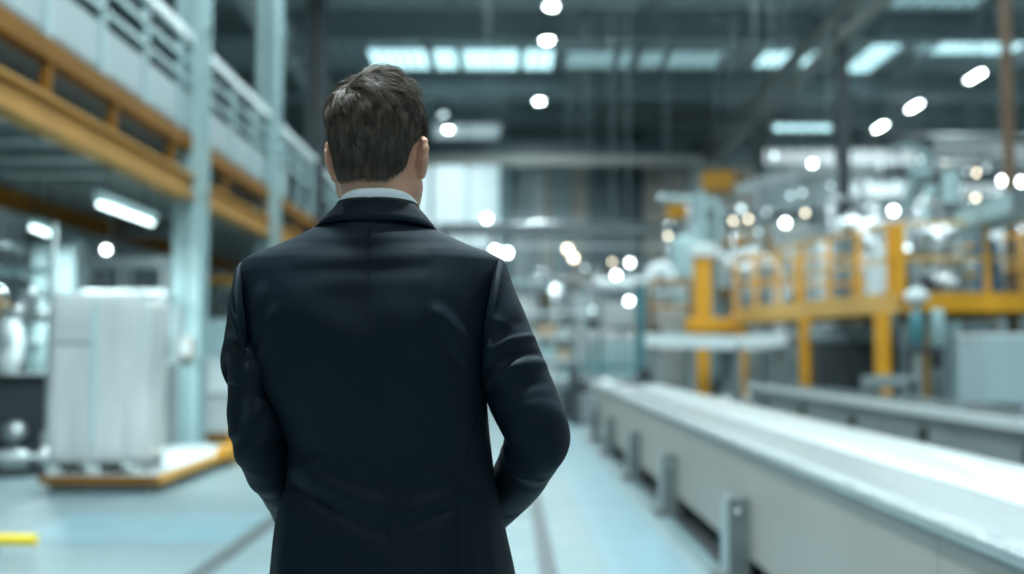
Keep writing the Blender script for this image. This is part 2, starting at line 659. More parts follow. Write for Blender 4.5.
# crane runways and their columns
def h_column(x, y, h, m, w=.36, base=.55):
    mb = MB()
    mb.span((x - w / 2, y - w / 2, 0), (x + w / 2, y - w / 2 + .035, h))
    mb.span((x - w / 2, y + w / 2 - .035, 0), (x + w / 2, y + w / 2, h))
    mb.span((x - .02, y - w / 2, 0), (x + .02, y + w / 2, h))
    mb.span((x - base / 2, y - base / 2, 0), (x + base / 2, y + base / 2, .04))
    for k in np.arange(1.2, h, 2.4):
        mb.span((x - w / 2 + .01, y - w / 2 + .03, k), (x + w / 2 - .01, y + w / 2 - .03, k + .02))
    return structure(mb.build('column', m))


h_column(-4.5, 15.6, ZC - .1, steel_pale, .40)
h_column(-4.5, 20.6, ZC - .1, steel_pale, .40)
h_column(-4.5, 25.6, ZC - .1, steel_dark, .40)
h_column(8.35, 27.0, 9.0, steel_dark, .26)
h_column(8.30, 18.0, 9.0, brown, .13)
h_column(8.35, 36.0, 9.0, steel_dark, .26)


def runway(name, x, y0, y1, z, m, label):
    r = empty(name, (x, y0, z), 0, label, 'girder')
    MB().hbeam((0, 0, .35), (0, y1 - y0, .35), .28, .22, .03).build('rail_beam', m, r)
    MB().hbeam((-.05, 0, -.45), (-.05, y1 - y0, -.45), .26, .18, .03).build('lower_chord', m, r)
    n = int((y1 - y0) / 1.3)
    for k in range(n):
        a, b = k * (y1 - y0) / n, (k + 1) * (y1 - y0) / n
        MB().bar((-.02, a, -.37 if k % 2 else .26), (-.02, b, .26 if k % 2 else -.37), .07).build('lattice_brace', m, r)
    return r


rw_m = mat('grey brown girder paint', (.28, .29, .28), rough=.55, noise=.12, nscale=1)
rw_l = mat('grey teal girder paint', (.26, .32, .325), rough=.55, noise=.12, nscale=1)
runway('crane_runway', 8.35, 12, 46, 9.5, rw_m, 'long lattice crane girder under the roof at upper right, resting on thin columns')
runway('crane_runway', -5.6, 14, 46, 9.2, rw_l, 'long lattice crane girder under the roof at upper left, above the white handrail')

# travelling crane in front of the end wall with two yellow hoists
cb = empty('bridge_crane', (0, 43.2, 0), 0, 'travelling bridge crane spanning the far end wall below the roof', 'crane')
zb = Z_(153, 43.2)
MB().span((-5.2, -.25, zb - .12), (8.3, .25, zb + .38)).build('bridge_girder', col_dark, cb)
MB().span((-5.2, -.42, zb - .55), (8.3, -.26, zb - .14)).build('walkway_edge', mat('warm grey girder paint', (.36, .36, .34), rough=.5, noise=.1, nscale=1), cb)
for x in (-5.0, 8.0):
    MB().box((x, 0, zb - .05), (.5, 1.6, .7), bev=.05).build('end_carriage', steel_dark, cb)
hb = Z_(180, 38)
for px, py, Y, sc, nm in ((718, 182, 38, 1.0, 'larger yellow hoist hanging high at the far end, right of centre'), (678, 212, 38, .75, 'smaller yellow hoist hanging lower at the far end, left of the larger one')):
    h = empty('chain_hoist', P(px, py, Y), 0, nm, 'hoist', None)
    MB().box((0, 0, 0), (1.05 * sc, .7 * sc, .72 * sc), bev=.08).build('housing', yellow, h)
    MB().lathe([(.28 * sc, -.45 * sc), (.30 * sc, -.4 * sc), (.30 * sc, .4 * sc), (.28 * sc, .45 * sc)], (.55 * sc, 0, -.05), 20, 'X').build('drum', ochre, h)
    top = 9.4 - h.location.z
    for dx in (-.3, .3):
        MB().cyl((dx * sc, 0, .36 * sc), (dx * sc, 0, top), .03, 8).build('suspension_rod', steel_dark, h)
    MB().tube([(0, 0, -.36 * sc), (0, 0, -.85 * sc), (.08 * sc, 0, -.98 * sc), (.0, 0, -1.08 * sc), (-.10 * sc, 0, -1.0 * sc)], .035 * sc, 8).build('hook', steel_dark, h)
MB().hbeam((X_(650, 38), 38, 9.5), (X_(790, 38), 38, 9.5), .2, .26, .03).build('hoist_rail', steel_dark)
tag(bpy.data.objects['hoist_rail'], 'dark hoist rail crossing above the two yellow hoists', 'rail')


# ------------------------------------------------------------------ lamps that light the hall
def high_bay(x, y, z, label, power, dim=False, tube=False, r=.16, group=None):
    o = empty('high_bay_lamp', (x, y, z), 0, label, 'lamp', group)
    if tube:
        MB().box((0, 0, .06), (.18, 1.3, .12), bev=.03).build('housing', steel_grey, o)
        MB().box((0, 0, -.03), (.13, 1.15, .05), bev=.02).build('lens', lens_w, o)
    else:
        MB().lathe([(.10, .42), (.13, .40), (.14, .22), (r * .8, .10), (r + .03, -.04), (r + .01, -.05), (r * .8, .06), (.08, .16)], n=24).build('shade', steel_grey, o)
        MB().lathe([(0, -.10), (r * .7, -.09), (r, -.03), (r, .0), (0, .02)], n=24).build('lens', lens_dim if dim else lens_w, o)
    MB().cyl((0, 0, .1), (0, 0, ZC - z - .075), .008, 8).build('suspension_rod', steel_dark, o)
    if power:
        l = bpy.data.lights.new('lamp_light', 'AREA')
        l.shape = 'DISK'
        l.size = .6
        l.energy = power
        l.color = (.80, .97, 1.0)
        lo = bpy.data.objects.new('lamp_light', l)
        lo.location = (0, 0, -.16)
        link(lo, o)
    return o


LP = 300
LZ = 10.3
for y_, nm in ((28.0, 'brightest high bay lamp at the top edge, right of the man'), (31.1, 'round high bay lamp just below the topmost one, over the roof glazing'), (38.8, 'lowest of the three round high bay lamps right of the man\'s head')):
    high_bay(1.15, y_, LZ, nm, LP)
high_bay(-2.35, 43.6, LZ - .05, 'bright round lamp beside the man\'s head at the far end', 150)
high_bay(-2.45, 41.2, LZ - .0, 'dimmer lamp just above the bright one beside the man\'s head', 0, True)
for y_, nm in ((35.3, 'elongated roof lamp at far upper right, nearest of its slanting row'), (39.7, 'middle elongated roof lamp of the slanting row at upper right'), (43.4, 'farthest elongated roof lamp of the slanting row at upper right')):
    high_bay(14.9 + (.35 if y_ < 36 else 0), y_, LZ, nm, 250, tube=True)
# ------------------------------------------------------------------ left side: mezzanines, tubes, vessels, wrapped load
gal_m = mat('pale teal balustrade sheet', (.30, .37, .385), rough=.5, noise=.06, nscale=1)
# upper mezzanine with a white balustrade along x = -4.5
mz = empty('mezzanine_gallery', (-4.5, 4.0, 0), 0, 'upper gallery at left with white panelled balustrade above an ochre edge beam', 'gallery')
L0, L1 = 0.0, 27.0
z1 = 4.31
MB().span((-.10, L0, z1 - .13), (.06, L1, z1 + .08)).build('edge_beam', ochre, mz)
MB().span((-3.2, L0, z1 - .12), (-.11, L1, z1 - .02)).build('deck', deck_m, mz)
MB().span((-.03, L0, z1 + .11), (.0, L1, z1 + .14)).build('toe_board', steel_grey, mz)
for k, y in enumerate(np.arange(.8, 27, 1.45)):
    MB().span((-.045, y - .04, z1 + .10), (.035, y + .04, 5.74)).build('rail_post', steel_pale, mz)
    if y + 1.4 < L1 and k < 12:
        MB().span((-.02, y + .05, z1 + .16), (.005, y + 1.40, z1 + .66)).build('infill_panel', gal_m, mz)
for z, w, m, nm in ((5.76, .13, steel_white, 'handrail'), (5.42, .07, steel_pale, 'mid_rail'), (5.14, .07, steel_pale, 'mid_rail')):
    MB().bar((0, L0, z), (0, L1, z), w, w * .9).build(nm, m, mz)

joist_m = mat('pale grey joist paint', (.36, .39, .38), rough=.5, noise=.15, nscale=2)
# lower crane beam hung under the gallery, with upright ochre posts and cross joists
lb = empty('service_beam', (-4.5, 4.0, 0), 0, 'long tan beam at left below the gallery, tied to it by ochre posts', 'beam')
MB().hbeam((0, 0, 3.64), (0, 24, 3.64), .24, .33, .04).build('beam', tan, lb)
MB().span((.02, 0, 3.55), (.045, 24, 3.73)).build('cover_strip', tan, lb)
for y in (3.1, 6.62, 8.42, 10.6, 13.4, 16.4, 19.5):
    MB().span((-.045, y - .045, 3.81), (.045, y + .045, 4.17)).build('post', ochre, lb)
for y in np.arange(2.0, 24, 1.1):
    MB().hbeam((-4.4, y, 3.62), (-.13, y, 3.62), .16, .16, .02).build('cross_joist', joist_m, lb)

# things lying on the joists between beam and gallery
tray = empty('cable_tray', (-5.1, 5, 3.705), 0, 'long grey cable tray lying on the joists behind the tan beam', 'tray')
MB().span((-.2, 0, .0), (.2, 20, .02)).span((-.2, 0, .02), (-.185, 20, .10)).span((.185, 0, .02), (.2, 20, .10)).build('trough', galv, tray)
for k in range(5):
    x = -.14 + .07 * k
    MB().tube([(x + .01 * math.sin(i * 1.3 + k), i, .045) for i in np.linspace(.1, 19.9, 24)], .02, 8).build('cable', plastic_b if k % 2 else steel_grey, tray)
for k, (y, s, m, lb_) in enumerate(((8.6, .34, steel_dark, 'dark junction box nearest the left edge, behind the tan beam'), (10.4, .28, galv, 'galvanised junction box in the gap between the first two ochre posts'),
                                   (11.6, .30, steel_white, 'white junction box in the gap behind the second ochre post'), (13.3, .34, steel_dark, 'dark junction box behind the tan beam just before the pale column'), (18.0, .30, steel_white, 'white junction box behind the tan beam past the pale column'))):
    j = empty('junction_box', (-5.75, y, 3.705), 0, lb_, 'box')
    MB().box((0, 0, s / 2), (.3, s * 1.6, s), bev=.02).build('casing', m, j)
    MB().box((.16, 0, s / 2), (.02, s * 1.35, s * .8), bev=.008).build('lid', steel_grey, j)
    MB().cyl((.1, s * .5, s), (.1, s * .5, s + .12), .03, 10).build('cable_gland', plastic_b, j)

# lower level behind: grey brown gantry and its posts
gb = empty('rear_gantry', (-6.7, 8, 0), 0, 'brownish gantry beam on grey posts deep at left, beneath the joists', 'gantry')
MB().hbeam((0, 0, 3.37), (0, 28, 3.37), .20, .26, .04).build('beam', ochre, gb)
MB().span((.10, 0, 3.06), (.13, 28, 3.20)).build('fascia', steel_grey, gb)
for y in (4.0, 7.6, 11.2, 15, 19, 23):
    MB().hbeam((0, y, 0), (0, y, 3.23), .22, .22, .03, up=(1, 0, 0)).build('post', steel_grey, gb)
for z in (2.75, 2.4):
    MB().bar((.05, 0, z), (.05, 27, z), .07).build('tie_rail', steel_grey, gb)


def tube_light(p, ln, yaw, label, m=tube_e, drop=.8, w=.13):
    o = empty('tube_light', p, yaw, label, 'light')
    MB().box((0, 0, .05), (w, ln, .09), bev=.02).build('housing', steel_pale, o)
    MB().tube([(0, -ln / 2 + .04, -.03), (0, ln / 2 - .04, -.03)], .026, 14).build('tube', m, o)
    for y in (-ln * .35, ln * .35):
        MB().cyl((0, y, .09), (0, y, drop), .012, 8).build('hanger', steel_dark, o)
    l = bpy.data.lights.new('tube_glow', 'AREA')
    l.shape = 'RECTANGLE'
    l.size, l.size_y = .15, ln * .9
    l.energy = 110
    l.color = (.78, .98, 1)
    lo = bpy.data.objects.new('tube_glow', l)
    lo.location = (0, 0, -.09)
    link(lo, o)
    return o


a, b = P(98, 201, 12.1), P(153, 218, 14.0)
b.z = a.z
tube_light((a + b) / 2, (b - a).length, math.atan2(-(b - a).x, (b - a).y), 'longer bright fluorescent tube hanging below the tan beam at left', drop=3.52 - a.z)
a, b = P(31, 225, 13.6), P(54, 231, 14.6)
b.z = a.z
tube_light((a + b) / 2, (b - a).length, math.atan2(-(b - a).x, (b - a).y), 'shorter bright fluorescent tube hanging nearer the left edge', drop=3.52 - a.z)
tube_light(P(275, 205, 24.0), 1.1, 0, 'glowing tube light under the gallery past the second pale column', drop=4.29 - P(275, 205, 24).z)
tube_light(P(274, 44, 27), .7, 0, 'small teal glowing light high on the left girder', mat('dim teal tube', (.8, .9, .9), emit=(.4, .85, .95), estr=2.2), drop=.28)

# ---- wrapped load on a pallet on a lift platform
lp = empty('lift_platform', (-4.05, 10.9, 0), 0, 'low lift platform with ochre edges under the film wrapped load', 'platform')
lx0, lx1, ly0, ly1 = X_(45, 10.6) + 4.05, X_(158, 10.6) + 4.05, -.35, 3.1
MB().span((lx0, ly0, .135), (lx1 + .02, ly1, .165)).build('deck', panel_w, lp)
MB().span((lx0, ly0 - .03, .09), (lx1 + .05, ly0 - .002, .17)).build('front_edge', ochre, lp)
MB().bar((lx1 + .04, ly0, .13), (lx1 + .04, ly1, .13), .05, .08).build('side_edge', yellow, lp)
MB().span((lx0 + .06, ly0 + .06, .0), (lx1 - .06, ly1 - .06, .13)).build('base_frame', steel_grey, lp)
MB().box((lx1 + .06, ly1 - .3, .23), (.16, .5, .46), bev=.03).build('end_stop', yellow, lp)
MB().box((lx1 + .06, ly1 - 1.05, .17), (.12, .35, .16), bev=.03).build('side_stop', yellow, lp)

pl = empty('pallet', (-3.985, 11.05, .165), 0, 'grey pallet under the film wrapped load', 'pallet')
pw = .96
for i in range(5):
    MB().span((-pw / 2, -.34 + i * .15, .10), (pw / 2, -.24 + i * .15, .125)).build('deck_board', galv, pl)
for x in (-pw / 2 + .08, 0, pw / 2 - .08):
    MB().span((x - .05, -.34, .08), (x + .05, .36, .099)).build('runner', steel_grey, pl)
    for y in (-.28, .01, .30):
        MB().span((x - .05, y - .06, 0), (x + .05, y + .06, .079)).build('block', panel_w, pl)

film = bpy.data.materials.new('stretch film over cartons')
film.use_nodes = True
nt = film.node_tree
bs = nt.nodes['Principled BSDF']
tc = nt.nodes.new('ShaderNodeTexCoord')
c1 = ramp(nz(2.2, 6, (3.0, 1, .5)), [(.3, (.50, .555, .56)), (.55, (.60, .63, .625)), (.75, (.74, .76, .75))])
nt.links.new(c1, bs.inputs['Base Color'])
bs.inputs['Roughness'].default_value = .26
bs.inputs['Coat Weight'].default_value = .35
bs.inputs['Coat Roughness'].default_value = .12
wl_ = empty('wrapped_load', (-3.985, 11.05, .291), 0, 'tall block of goods in clear stretch film standing on the grey pallet', 'load')
hw, hd_, hh = .475, .33, 1.58
nx, nz_ = 200, 90
vv, ff = [], []
th = np.linspace(0, 2 * PI, nx, endpoint=False)
for k in range(nz_):
    z = hh * k / (nz_ - 1)
    t = z / hh
    sh = 1 - .05 * max(0, (t - .93) / .07)**2 + .012 * math.sin(t * 9) - (.05 * max(0, (.06 - t) / .06))
    for q in th:
        c, s = math.cos(q), math.sin(q)
        x = np.sign(c) * abs(c)**.16 * hw
        y = np.sign(s) * abs(s)**.16 * hd_
        wr = .010 * math.sin(q * 23 + 5 * t) * math.sin(t * 7 + q * 3) + .006 * math.sin(q * 51 + t * 3)
        vv.append((x * (sh + wr) + .03 * t * t, y * (sh + wr), z + .012 * math.sin(q * 7) * (t > .9)))
for k in range(nz_ - 1):
    for i in range(nx):
        j = (i + 1) % nx
        ff.append((k * nx + i, k * nx + j, (k + 1) * nx + j, (k + 1) * nx + i))
ff.append(tuple(range((nz_ - 1) * nx, nz_ * nx)))
ff.append(tuple(reversed(range(nx))))
np_mesh('film_wrap', vv, ff, film, wl_)
cp_ = MB()
cp_.box((.02, 0, hh + .025), (.93, .64, .05), bev=.02)
cp_.build('top_sheet', steel_white, wl_)
MB().span((-.04, -hd_ - .022, .15), (.0, -hd_ - .006, hh - .05)).build('film_seam', mat('film seam', (.45, .62, .64), rough=.25, coat=.4), wl_)
MB().box((-.20, -hd_ - .015, hh * .80), (.38, .012, .24), bev=.005).build('label_sheet', panel_w, wl_)

# yellow floor barrier at the lower left corner
yb = empty('floor_barrier', (X_(10, 7.3), 7.3, 0), 0, 'low bright yellow barrier bar at the lower left corner', 'barrier')
xe = X_(41, 7.3) - X_(10, 7.3)
MB().cyl((-1.1, .02, .115), (xe, 0, .115), .040, 18).build('bar', yellow_b, yb)
MB().span((-.30, -.07, 0), (-.08, .07, .075)).build('foot', plastic_b, yb)
MB().span((-.98, -.07, 0), (-.76, .07, .075)).build('foot', plastic_b, yb)
# ------------------------------------------------------------------ kinds of machinery, each built with its parts
def vessel(x, y, z, r, h, m, label, legs=True, band=None, pipe=True, group=None):
    o = empty('process_vessel', (x, y, z), rng.uniform(0, .6), label, 'vessel', group)
    lg = .45 if legs else 0.0
    b = lg + .0
    MB().lathe([(.06, b - .12 * (1 if legs else 0)), (r * .55, b - .05 if legs else b), (r * .96, b + .14), (r, b + .24), (r, h - .30), (r * .95, h - .16), (r * .72, h - .05), (r * .3, h), (.0, h + .005)], n=32).build('shell', m, o)
    if legs:
        for k in range(3):
            a = k * 2.0944 + .5
            MB().cyl((r * .8 * math.cos(a), r * .8 * math.sin(a), 0), (r * .8 * math.cos(a), r * .8 * math.sin(a), b + .25), .04, 10).build('leg', steel_grey, o)
    for zz in ((h * .36, h * .70) if band else ()):
        MB().lathe([(r + .001, zz - .03), (r + .018, zz - .025), (r + .018, zz + .025), (r + .001, zz + .03)], n=32).build('band', band, o)
    MB().lathe([(.0, 0), (.10, 0), (.10, .10), (.14, .10), (.14, .14), (.0, .15)], (r * .25, 0, h - .03), 16).build('manhole', alu, o)
    if pipe:
        MB().tube([(-r * .35, 0, h - .05), (-r * .35, 0, h + .22), (-r * .42, 0, h + .30), (-r * 1.1, 0, h + .32), (-r * 1.25, 0, h + .24), (-r * 1.25, 0, h * .5)], .045, 12).build('outlet_pipe', stainless, o)
    MB().lathe([(0, 0), (.07, .01), (.075, .05), (0, .05)], (0, -r - .05, h * .55), 16, 'Z').build('gauge', steel_white, o)
    return o


def cabinet(x, y, w, d, h, m, label, z=0, rz=0, top=None, group=None, vents=True, name='control_cabinet'):
    o = empty(name, (x, y, z), rz, label, 'cabinet', group)
    MB().box((0, 0, .04), (w - .04, d - .04, .08)).build('plinth', plastic_b, o)
    MB().box((0, 0, .085 + (h - .085) / 2), (w, d, h - .085), bev=.015).build('body', m, o)
    dr = MB().box((0, -d / 2 - .012, .1 + (h - .14) / 2 + .01), (w - .06, .022, h - .16), bev=.008).build('door', m, o)
    MB().box((w * .36, -d / 2 - .04, h * .52), (.03, .035, .14), bev=.01).build('handle', plastic_b, dr)
    if vents:
        v_ = MB()
        for k in range(5):
            v_.box((0, -d / 2 - .028, .22 + k * .035), (w * .5, .012, .014))
        v_.build('vent', steel_dark, o)
    if top:
        MB().box((0, 0, h + .02), (w + .03, d + .03, .04), bev=.01).build('lid', top, o)
    return o


def pump(x, y, z, s, m, label, rz=0, group=None):
    o = empty('pump', (x, y, z), rz, label, 'pump', group)
    MB().box((0, 0, .04 * s), (1.0 * s, .42 * s, .08 * s), bev=.01).build('base_plate', steel_dark, o)
    mt = MB().lathe([(.03, -.48), (.15, -.46), (.18, -.42), (.18, -.02), (.14, .02), (.06, .04), (.06, .2)], (0, 0, 0), 20, 'X')
    mt.v = [(p[0] * s, p[1] * s, (p[2] + .28) * s) for p in mt.v]
    mto = mt.build('motor', m, o)
    fn = MB()
    for k in range(12):
        a = k * PI / 6
        fn.bar((-.40 * s, .19 * s * math.cos(a), (.28 + .19 * math.sin(a)) * s), (-.06 * s, .19 * s * math.cos(a), (.28 + .19 * math.sin(a)) * s), .012 * s, .02 * s)
    fn.build('cooling_fins', m, mto)
    vo = MB().lathe([(.05, .18), (.20, .19), (.23, .23), (.23, .31), (.20, .36), (.08, .38), (.08, .48), (.12, .48), (.12, .51), (.0, .51)], (0, 0, 0), 20, 'X')
    vo.v = [(p[0] * s, p[1] * s, (p[2] + .28) * s) for p in vo.v]
    vo.build('volute', alu, o)
    MB().tube([(.27 * s, 0, .44 * s), (.27 * s, 0, .75 * s)], .07 * s, 14).build('outlet', alu, o)
    return o


def pipe(pts, r, m, label, name='pipe', flanges=True, group=None, cat='pipe', bend=.18):
    """round pipe with rounded bends and flanges near its ends"""
    pts = [Vector(p) for p in pts]
    out = [pts[0]]
    for i in range(1, len(pts) - 1):
        a, b, c = pts[i - 1], pts[i], pts[i + 1]
        da, dc = (a - b), (c - b)
        k = min(bend, da.length * .45, dc.length * .45)
        p0, p2 = b + da.normalized() * k, b + dc.normalized() * k
        for t in np.linspace(0, 1, 7):
            out.append(p0 * (1 - t)**2 + b * 2 * t * (1 - t) + p2 * t * t)
    out.append(pts[-1])
    org = pts[0].copy()
    o = empty(name, org, 0, label, cat, group)
    MB().tube([p - org for p in out], r, 14).build('run', m, o)
    if flanges:
        for a, b in ((pts[0], pts[1]), (pts[-1], pts[-2])):
            d = (b - a).normalized()
            q = a - org
            MB().cyl(q + d * .02, q + d * .075, r * 1.5, 16).build('flange', galv, o)
    return o


def rack(x, y, w, d, zs_, m, label, shelf_m, rz=0, name='shelf_rack'):
    o = empty(name, (x, y, 0), rz, label, 'rack')
    h = zs_[-1] + .3
    for sx in (-1, 1):
        for sy in (-1, 1):
            MB().box((sx * (w / 2 - .03), sy * (d / 2 - .03), h / 2), (.06, .06, h)).build('upright', m, o)
    for z in zs_:
        s_ = MB().box((0, 0, z - .03), (w, d, .06), bev=.01)
        s_.build('shelf', shelf_m, o)
    MB().bar((-w / 2 + .03, d / 2 - .03, .2), (w / 2 - .03, d / 2 - .03, h - .1), .03).build('brace', m, o)
    return o


def crate(x, y, z, w, d, h, m, label, rz=0, name='crate', group=None):
    o = empty(name, (x, y, z), rz, label, 'crate' if name == 'crate' else name, group)
    MB().box((0, 0, h / 2), (w, d, h * .999), bev=.015).build('body', m, o)
    MB().box((0, 0, h - .025), (w + .03, d + .03, .045), bev=.01).build('rim', m, o)
    return o


def table_conveyor(x0, y0, x1, y1, z, w, label, top, frame, leg_n=3, name='roller_conveyor', sag=0):
    a, b = Vector((x0, y0, 0)), Vector((x1, y1, 0))
    d = b - a
    ln = d.length
    o = empty(name, a, math.atan2(d.y, d.x), label, 'conveyor')
    MB().box((ln / 2, 0, z - .02), (ln, w, .05), bev=.02).build('bed', top, o)
    for s in (-1, 1):
        MB().box((ln / 2, s * (w / 2 + .025), z - .05), (ln, .05, .16), bev=.01).build('side_rail', frame, o)
    for k in range(leg_n):
        xx = ln * (.06 + .88 * k / max(1, leg_n - 1))
        for s in (-1, 1):
            MB().box((xx, s * w * .42, (z - .05) / 2), (.07, .07, z - .05)).build('leg', frame, o)
    return o


def machine(x, y, w, d, h, label, body, trim, rz=0, hood=True, name='process_machine', guard=True):
    """enclosed machine: base, body with doors and window, hood, feed opening, posts and a signal"""
    o = empty(name, (x, y, 0), rz, label, 'machine')
    MB().box((0, 0, .07), (w, d, .14), bev=.02).build('base', steel_dark, o)
    MB().box((0, 0, .14 + (h * .55) / 2), (w * .96, d * .94, h * .55), bev=.03).build('body', body, o)
    n = max(1, int(w / .8))
    for k in range(n):
        xx = (k + .5 - n / 2) * w * .9 / n
        dr = MB().box((xx, -d * .47 - .012, .18 + h * .24), (w * .9 / n - .05, .024, h * .42), bev=.01).build('door', trim, o)
        MB().box((xx + w * .3 / n, -d * .47 - .04, .18 + h * .26), (.025, .03, .16), bev=.008).build('handle', plastic_b, dr)
    if guard:
        for sx in (-1, 1):
            for sy in (-1, 1):
                MB().box((sx * w * .45, sy * d * .42, h * .80), (.07, .07, h * .42 - .1)).build('post', trim, o)
        MB().box((0, d * .1, h * .76), (w * .62, d * .45, h * .22), bev=.04).build('working_head', alu, o)
    if hood:
        MB().box((0, 0, h - .06), (w * .99, d * .95, .12), bev=.03).build('hood', body, o)
        MB().lathe([(.16, 0), (.16, .35), (.20, .38), (.0, .40)], (w * .2, 0, h - .01), 18).build('exhaust_stub', galv, o)
    MB().box((-w * .35, -d * .45, h * .66), (.30, .06, .22), bev=.015).build('panel', plastic_b, o)
    return o


def hopper(x, y, z, r, h, m, label):
    o = empty('hopper', (x, y, z), 0, label, 'hopper')
    MB().lathe([(r * .22, .0), (r * .22, .12), (r, h * .55), (r, h), (r * 1.05, h), (r * 1.05, h + .04), (r * .94, h + .04), (r * .94, h * .56)], n=28).build('cone', m, o)
    for k in range(4):
        a = k * PI / 2 + .78
        MB().cyl((r * .92 * math.cos(a), r * .92 * math.sin(a), -z), (r * .98 * math.cos(a), r * .98 * math.sin(a), h * .6), .035, 8).build('leg', steel_grey, o)
    MB().box((0, 0, -.08), (.22, .22, .16), bev=.02).build('valve', steel_dark, o)
    return o


def duct(pts, w, h, m, label, name='air_duct'):
    o = empty(name, pts[0], 0, label, 'duct')
    p0 = Vector(pts[0])
    for i in range(len(pts) - 1):
        a, b = Vector(pts[i]) - p0, Vector(pts[i + 1]) - p0
        MB().bar(a, b, w, h).build('section', m, o)
        MB().bar(b - (b - a).normalized() * .06, b, w * 1.08, h * 1.08).build('flange', galv, o)
    return o


def ladder(x, y, z0, z1, label, m, rz=0):
    o = empty('ladder', (x, y, z0), rz, label, 'ladder')
    for s in (-1, 1):
        MB().box((s * .22, 0, (z1 - z0) / 2), (.05, .05, z1 - z0)).build('stile', m, o)
    for z in np.arange(.25, z1 - z0, .3):
        MB().cyl((-.2, 0, z), (.2, 0, z), .014, 8).build('rung', m, o)
    return o


def robot(x, y, z, s, m, label, pose=(.5, -.9, .5), rz=0):
    o = empty('industrial_robot', (x, y, z), rz, label, 'robot')
    MB().lathe([(.30 * s, 0), (.30 * s, .08 * s), (.22 * s, .16 * s), (.20 * s, .42 * s), (.0, .46 * s)], n=24).build('base', steel_dark, o)
    p = Vector((0, 0, .48 * s))
    MB().lathe([(0, -.17 * s), (.17 * s, -.17 * s), (.17 * s, .17 * s), (0, .17 * s)], p, 20, 'X').build('shoulder', m, o)
    q = p + Vector((math.sin(pose[0]) * .95 * s, 0, math.cos(pose[0]) * .95 * s))
    MB().tube([p, p * .5 + q * .5, q], [.13 * s, .10 * s, .09 * s], 14).build('lower_arm', m, o)
    MB().lathe([(0, -.14 * s), (.13 * s, -.14 * s), (.13 * s, .14 * s), (0, .14 * s)], q, 20, 'X').build('elbow', steel_dark, o)
    r_ = q + Vector((math.cos(pose[1]) * -.95 * s, 0, -math.sin(pose[1]) * .3 * s))
    MB().tube([q, q * .4 + r_ * .6, r_], [.11 * s, .08 * s, .06 * s], 14).build('forearm', m, o)
    MB().box(r_ + Vector((0, 0, -.10 * s)), (.12 * s, .12 * s, .24 * s), bev=.02).build('gripper', plastic_b, o)
    return o


LAMPS = 0


def glow_disc(px, py, Y, r, label, m=None, group=None, power=0, rod=None):
    """round glowing disc in a housing, made for a bright spot; rod = height it hangs from (None: a short wall arm behind it)"""
    c = P(px, py, Y)
    o = empty('glow_disc', c, 0, label, 'lamp', group)
    MB().lathe([(0, .16), (r * .5, .15), (r * .8, .10), (r * 1.12, .0), (r * 1.12, -.03), (r * 1.0, -.03)], (0, 0, 0), 18, 'Y').build('housing', steel_grey, o)
    MB().lathe([(r, -.02), (r * .8, -.05), (r * .4, -.07), (0, -.075)], (0, 0, 0), 18, 'Y').build('lens', m or lens_s, o)
    if rod is None:
        MB().cyl((0, .12, .0), (0, .12, -c.z + .0), .022, 8).build('stand', steel_grey, o)
        MB().lathe([(0, 0), (.16, 0), (.15, .03), (.02, .05), (0, .05)], (0, .12, -c.z), 14).build('foot', steel_grey, o)
    else:
        MB().cyl((0, .12, .0), (0, .12, rod - c.z), .005, 6).build('hanger', steel_grey, o)
    return o
# ------------------------------------------------------------------ the long belt conveyor
belt_m = bpy.data.materials.new('white dimpled belt')
belt_m.use_nodes = True
nt = belt_m.node_tree
bs = nt.nodes['Principled BSDF']
bs.inputs['Base Color'].default_value = (.29, .33, .34, 1)
bs.inputs['Roughness'].default_value = .27
bs.inputs['Specular IOR Level'].default_value = .7
tc = nt.nodes.new('ShaderNodeTexCoord')
vo = nt.nodes.new('ShaderNodeTexVoronoi')
vo.inputs['Scale'].default_value = 26
nt.links.new(tc.outputs['Object'], vo.inputs['Vector'])
bp = nt.nodes.new('ShaderNodeBump')
bp.inputs['Strength'].default_value = .5
bp.inputs['Distance'].default_value = .01
nt.links.new(vo.outputs['Distance'], bp.inputs['Height'])
nt.links.new(bp.outputs['Normal'], bs.inputs['Normal'])
cover_m = mat('white glossy belt cover', (.56, .61, .62), rough=.22, spec=.7, noise=.03, nscale=1)

CX0, CX1, CY0, CY1, CZ = 1.39, 2.50, .9, 17.1, .81
cv = empty('belt_conveyor', (CX0, CY0, 0), 0, 'long white belt conveyor running from the lower right corner into the hall', 'conveyor')
ln = CY1 - CY0


def strip(prof, y0, y1, n=60):
    """extrudes a cross profile of (x, z) along y"""
    v, f = [], []
    ys = np.linspace(y0, y1, n)
    m = len(prof)
    for y in ys:
        v += [(x, y, z) for x, z in prof]
    for i in range(n - 1):
        for k in range(m - 1):
            f.append((i * m + k, i * m + k + 1, (i + 1) * m + k + 1, (i + 1) * m + k))
    f.append(tuple(reversed(range(m))))
    f.append(tuple(range((n - 1) * m, n * m)))
    return MB().add(v, f, True)


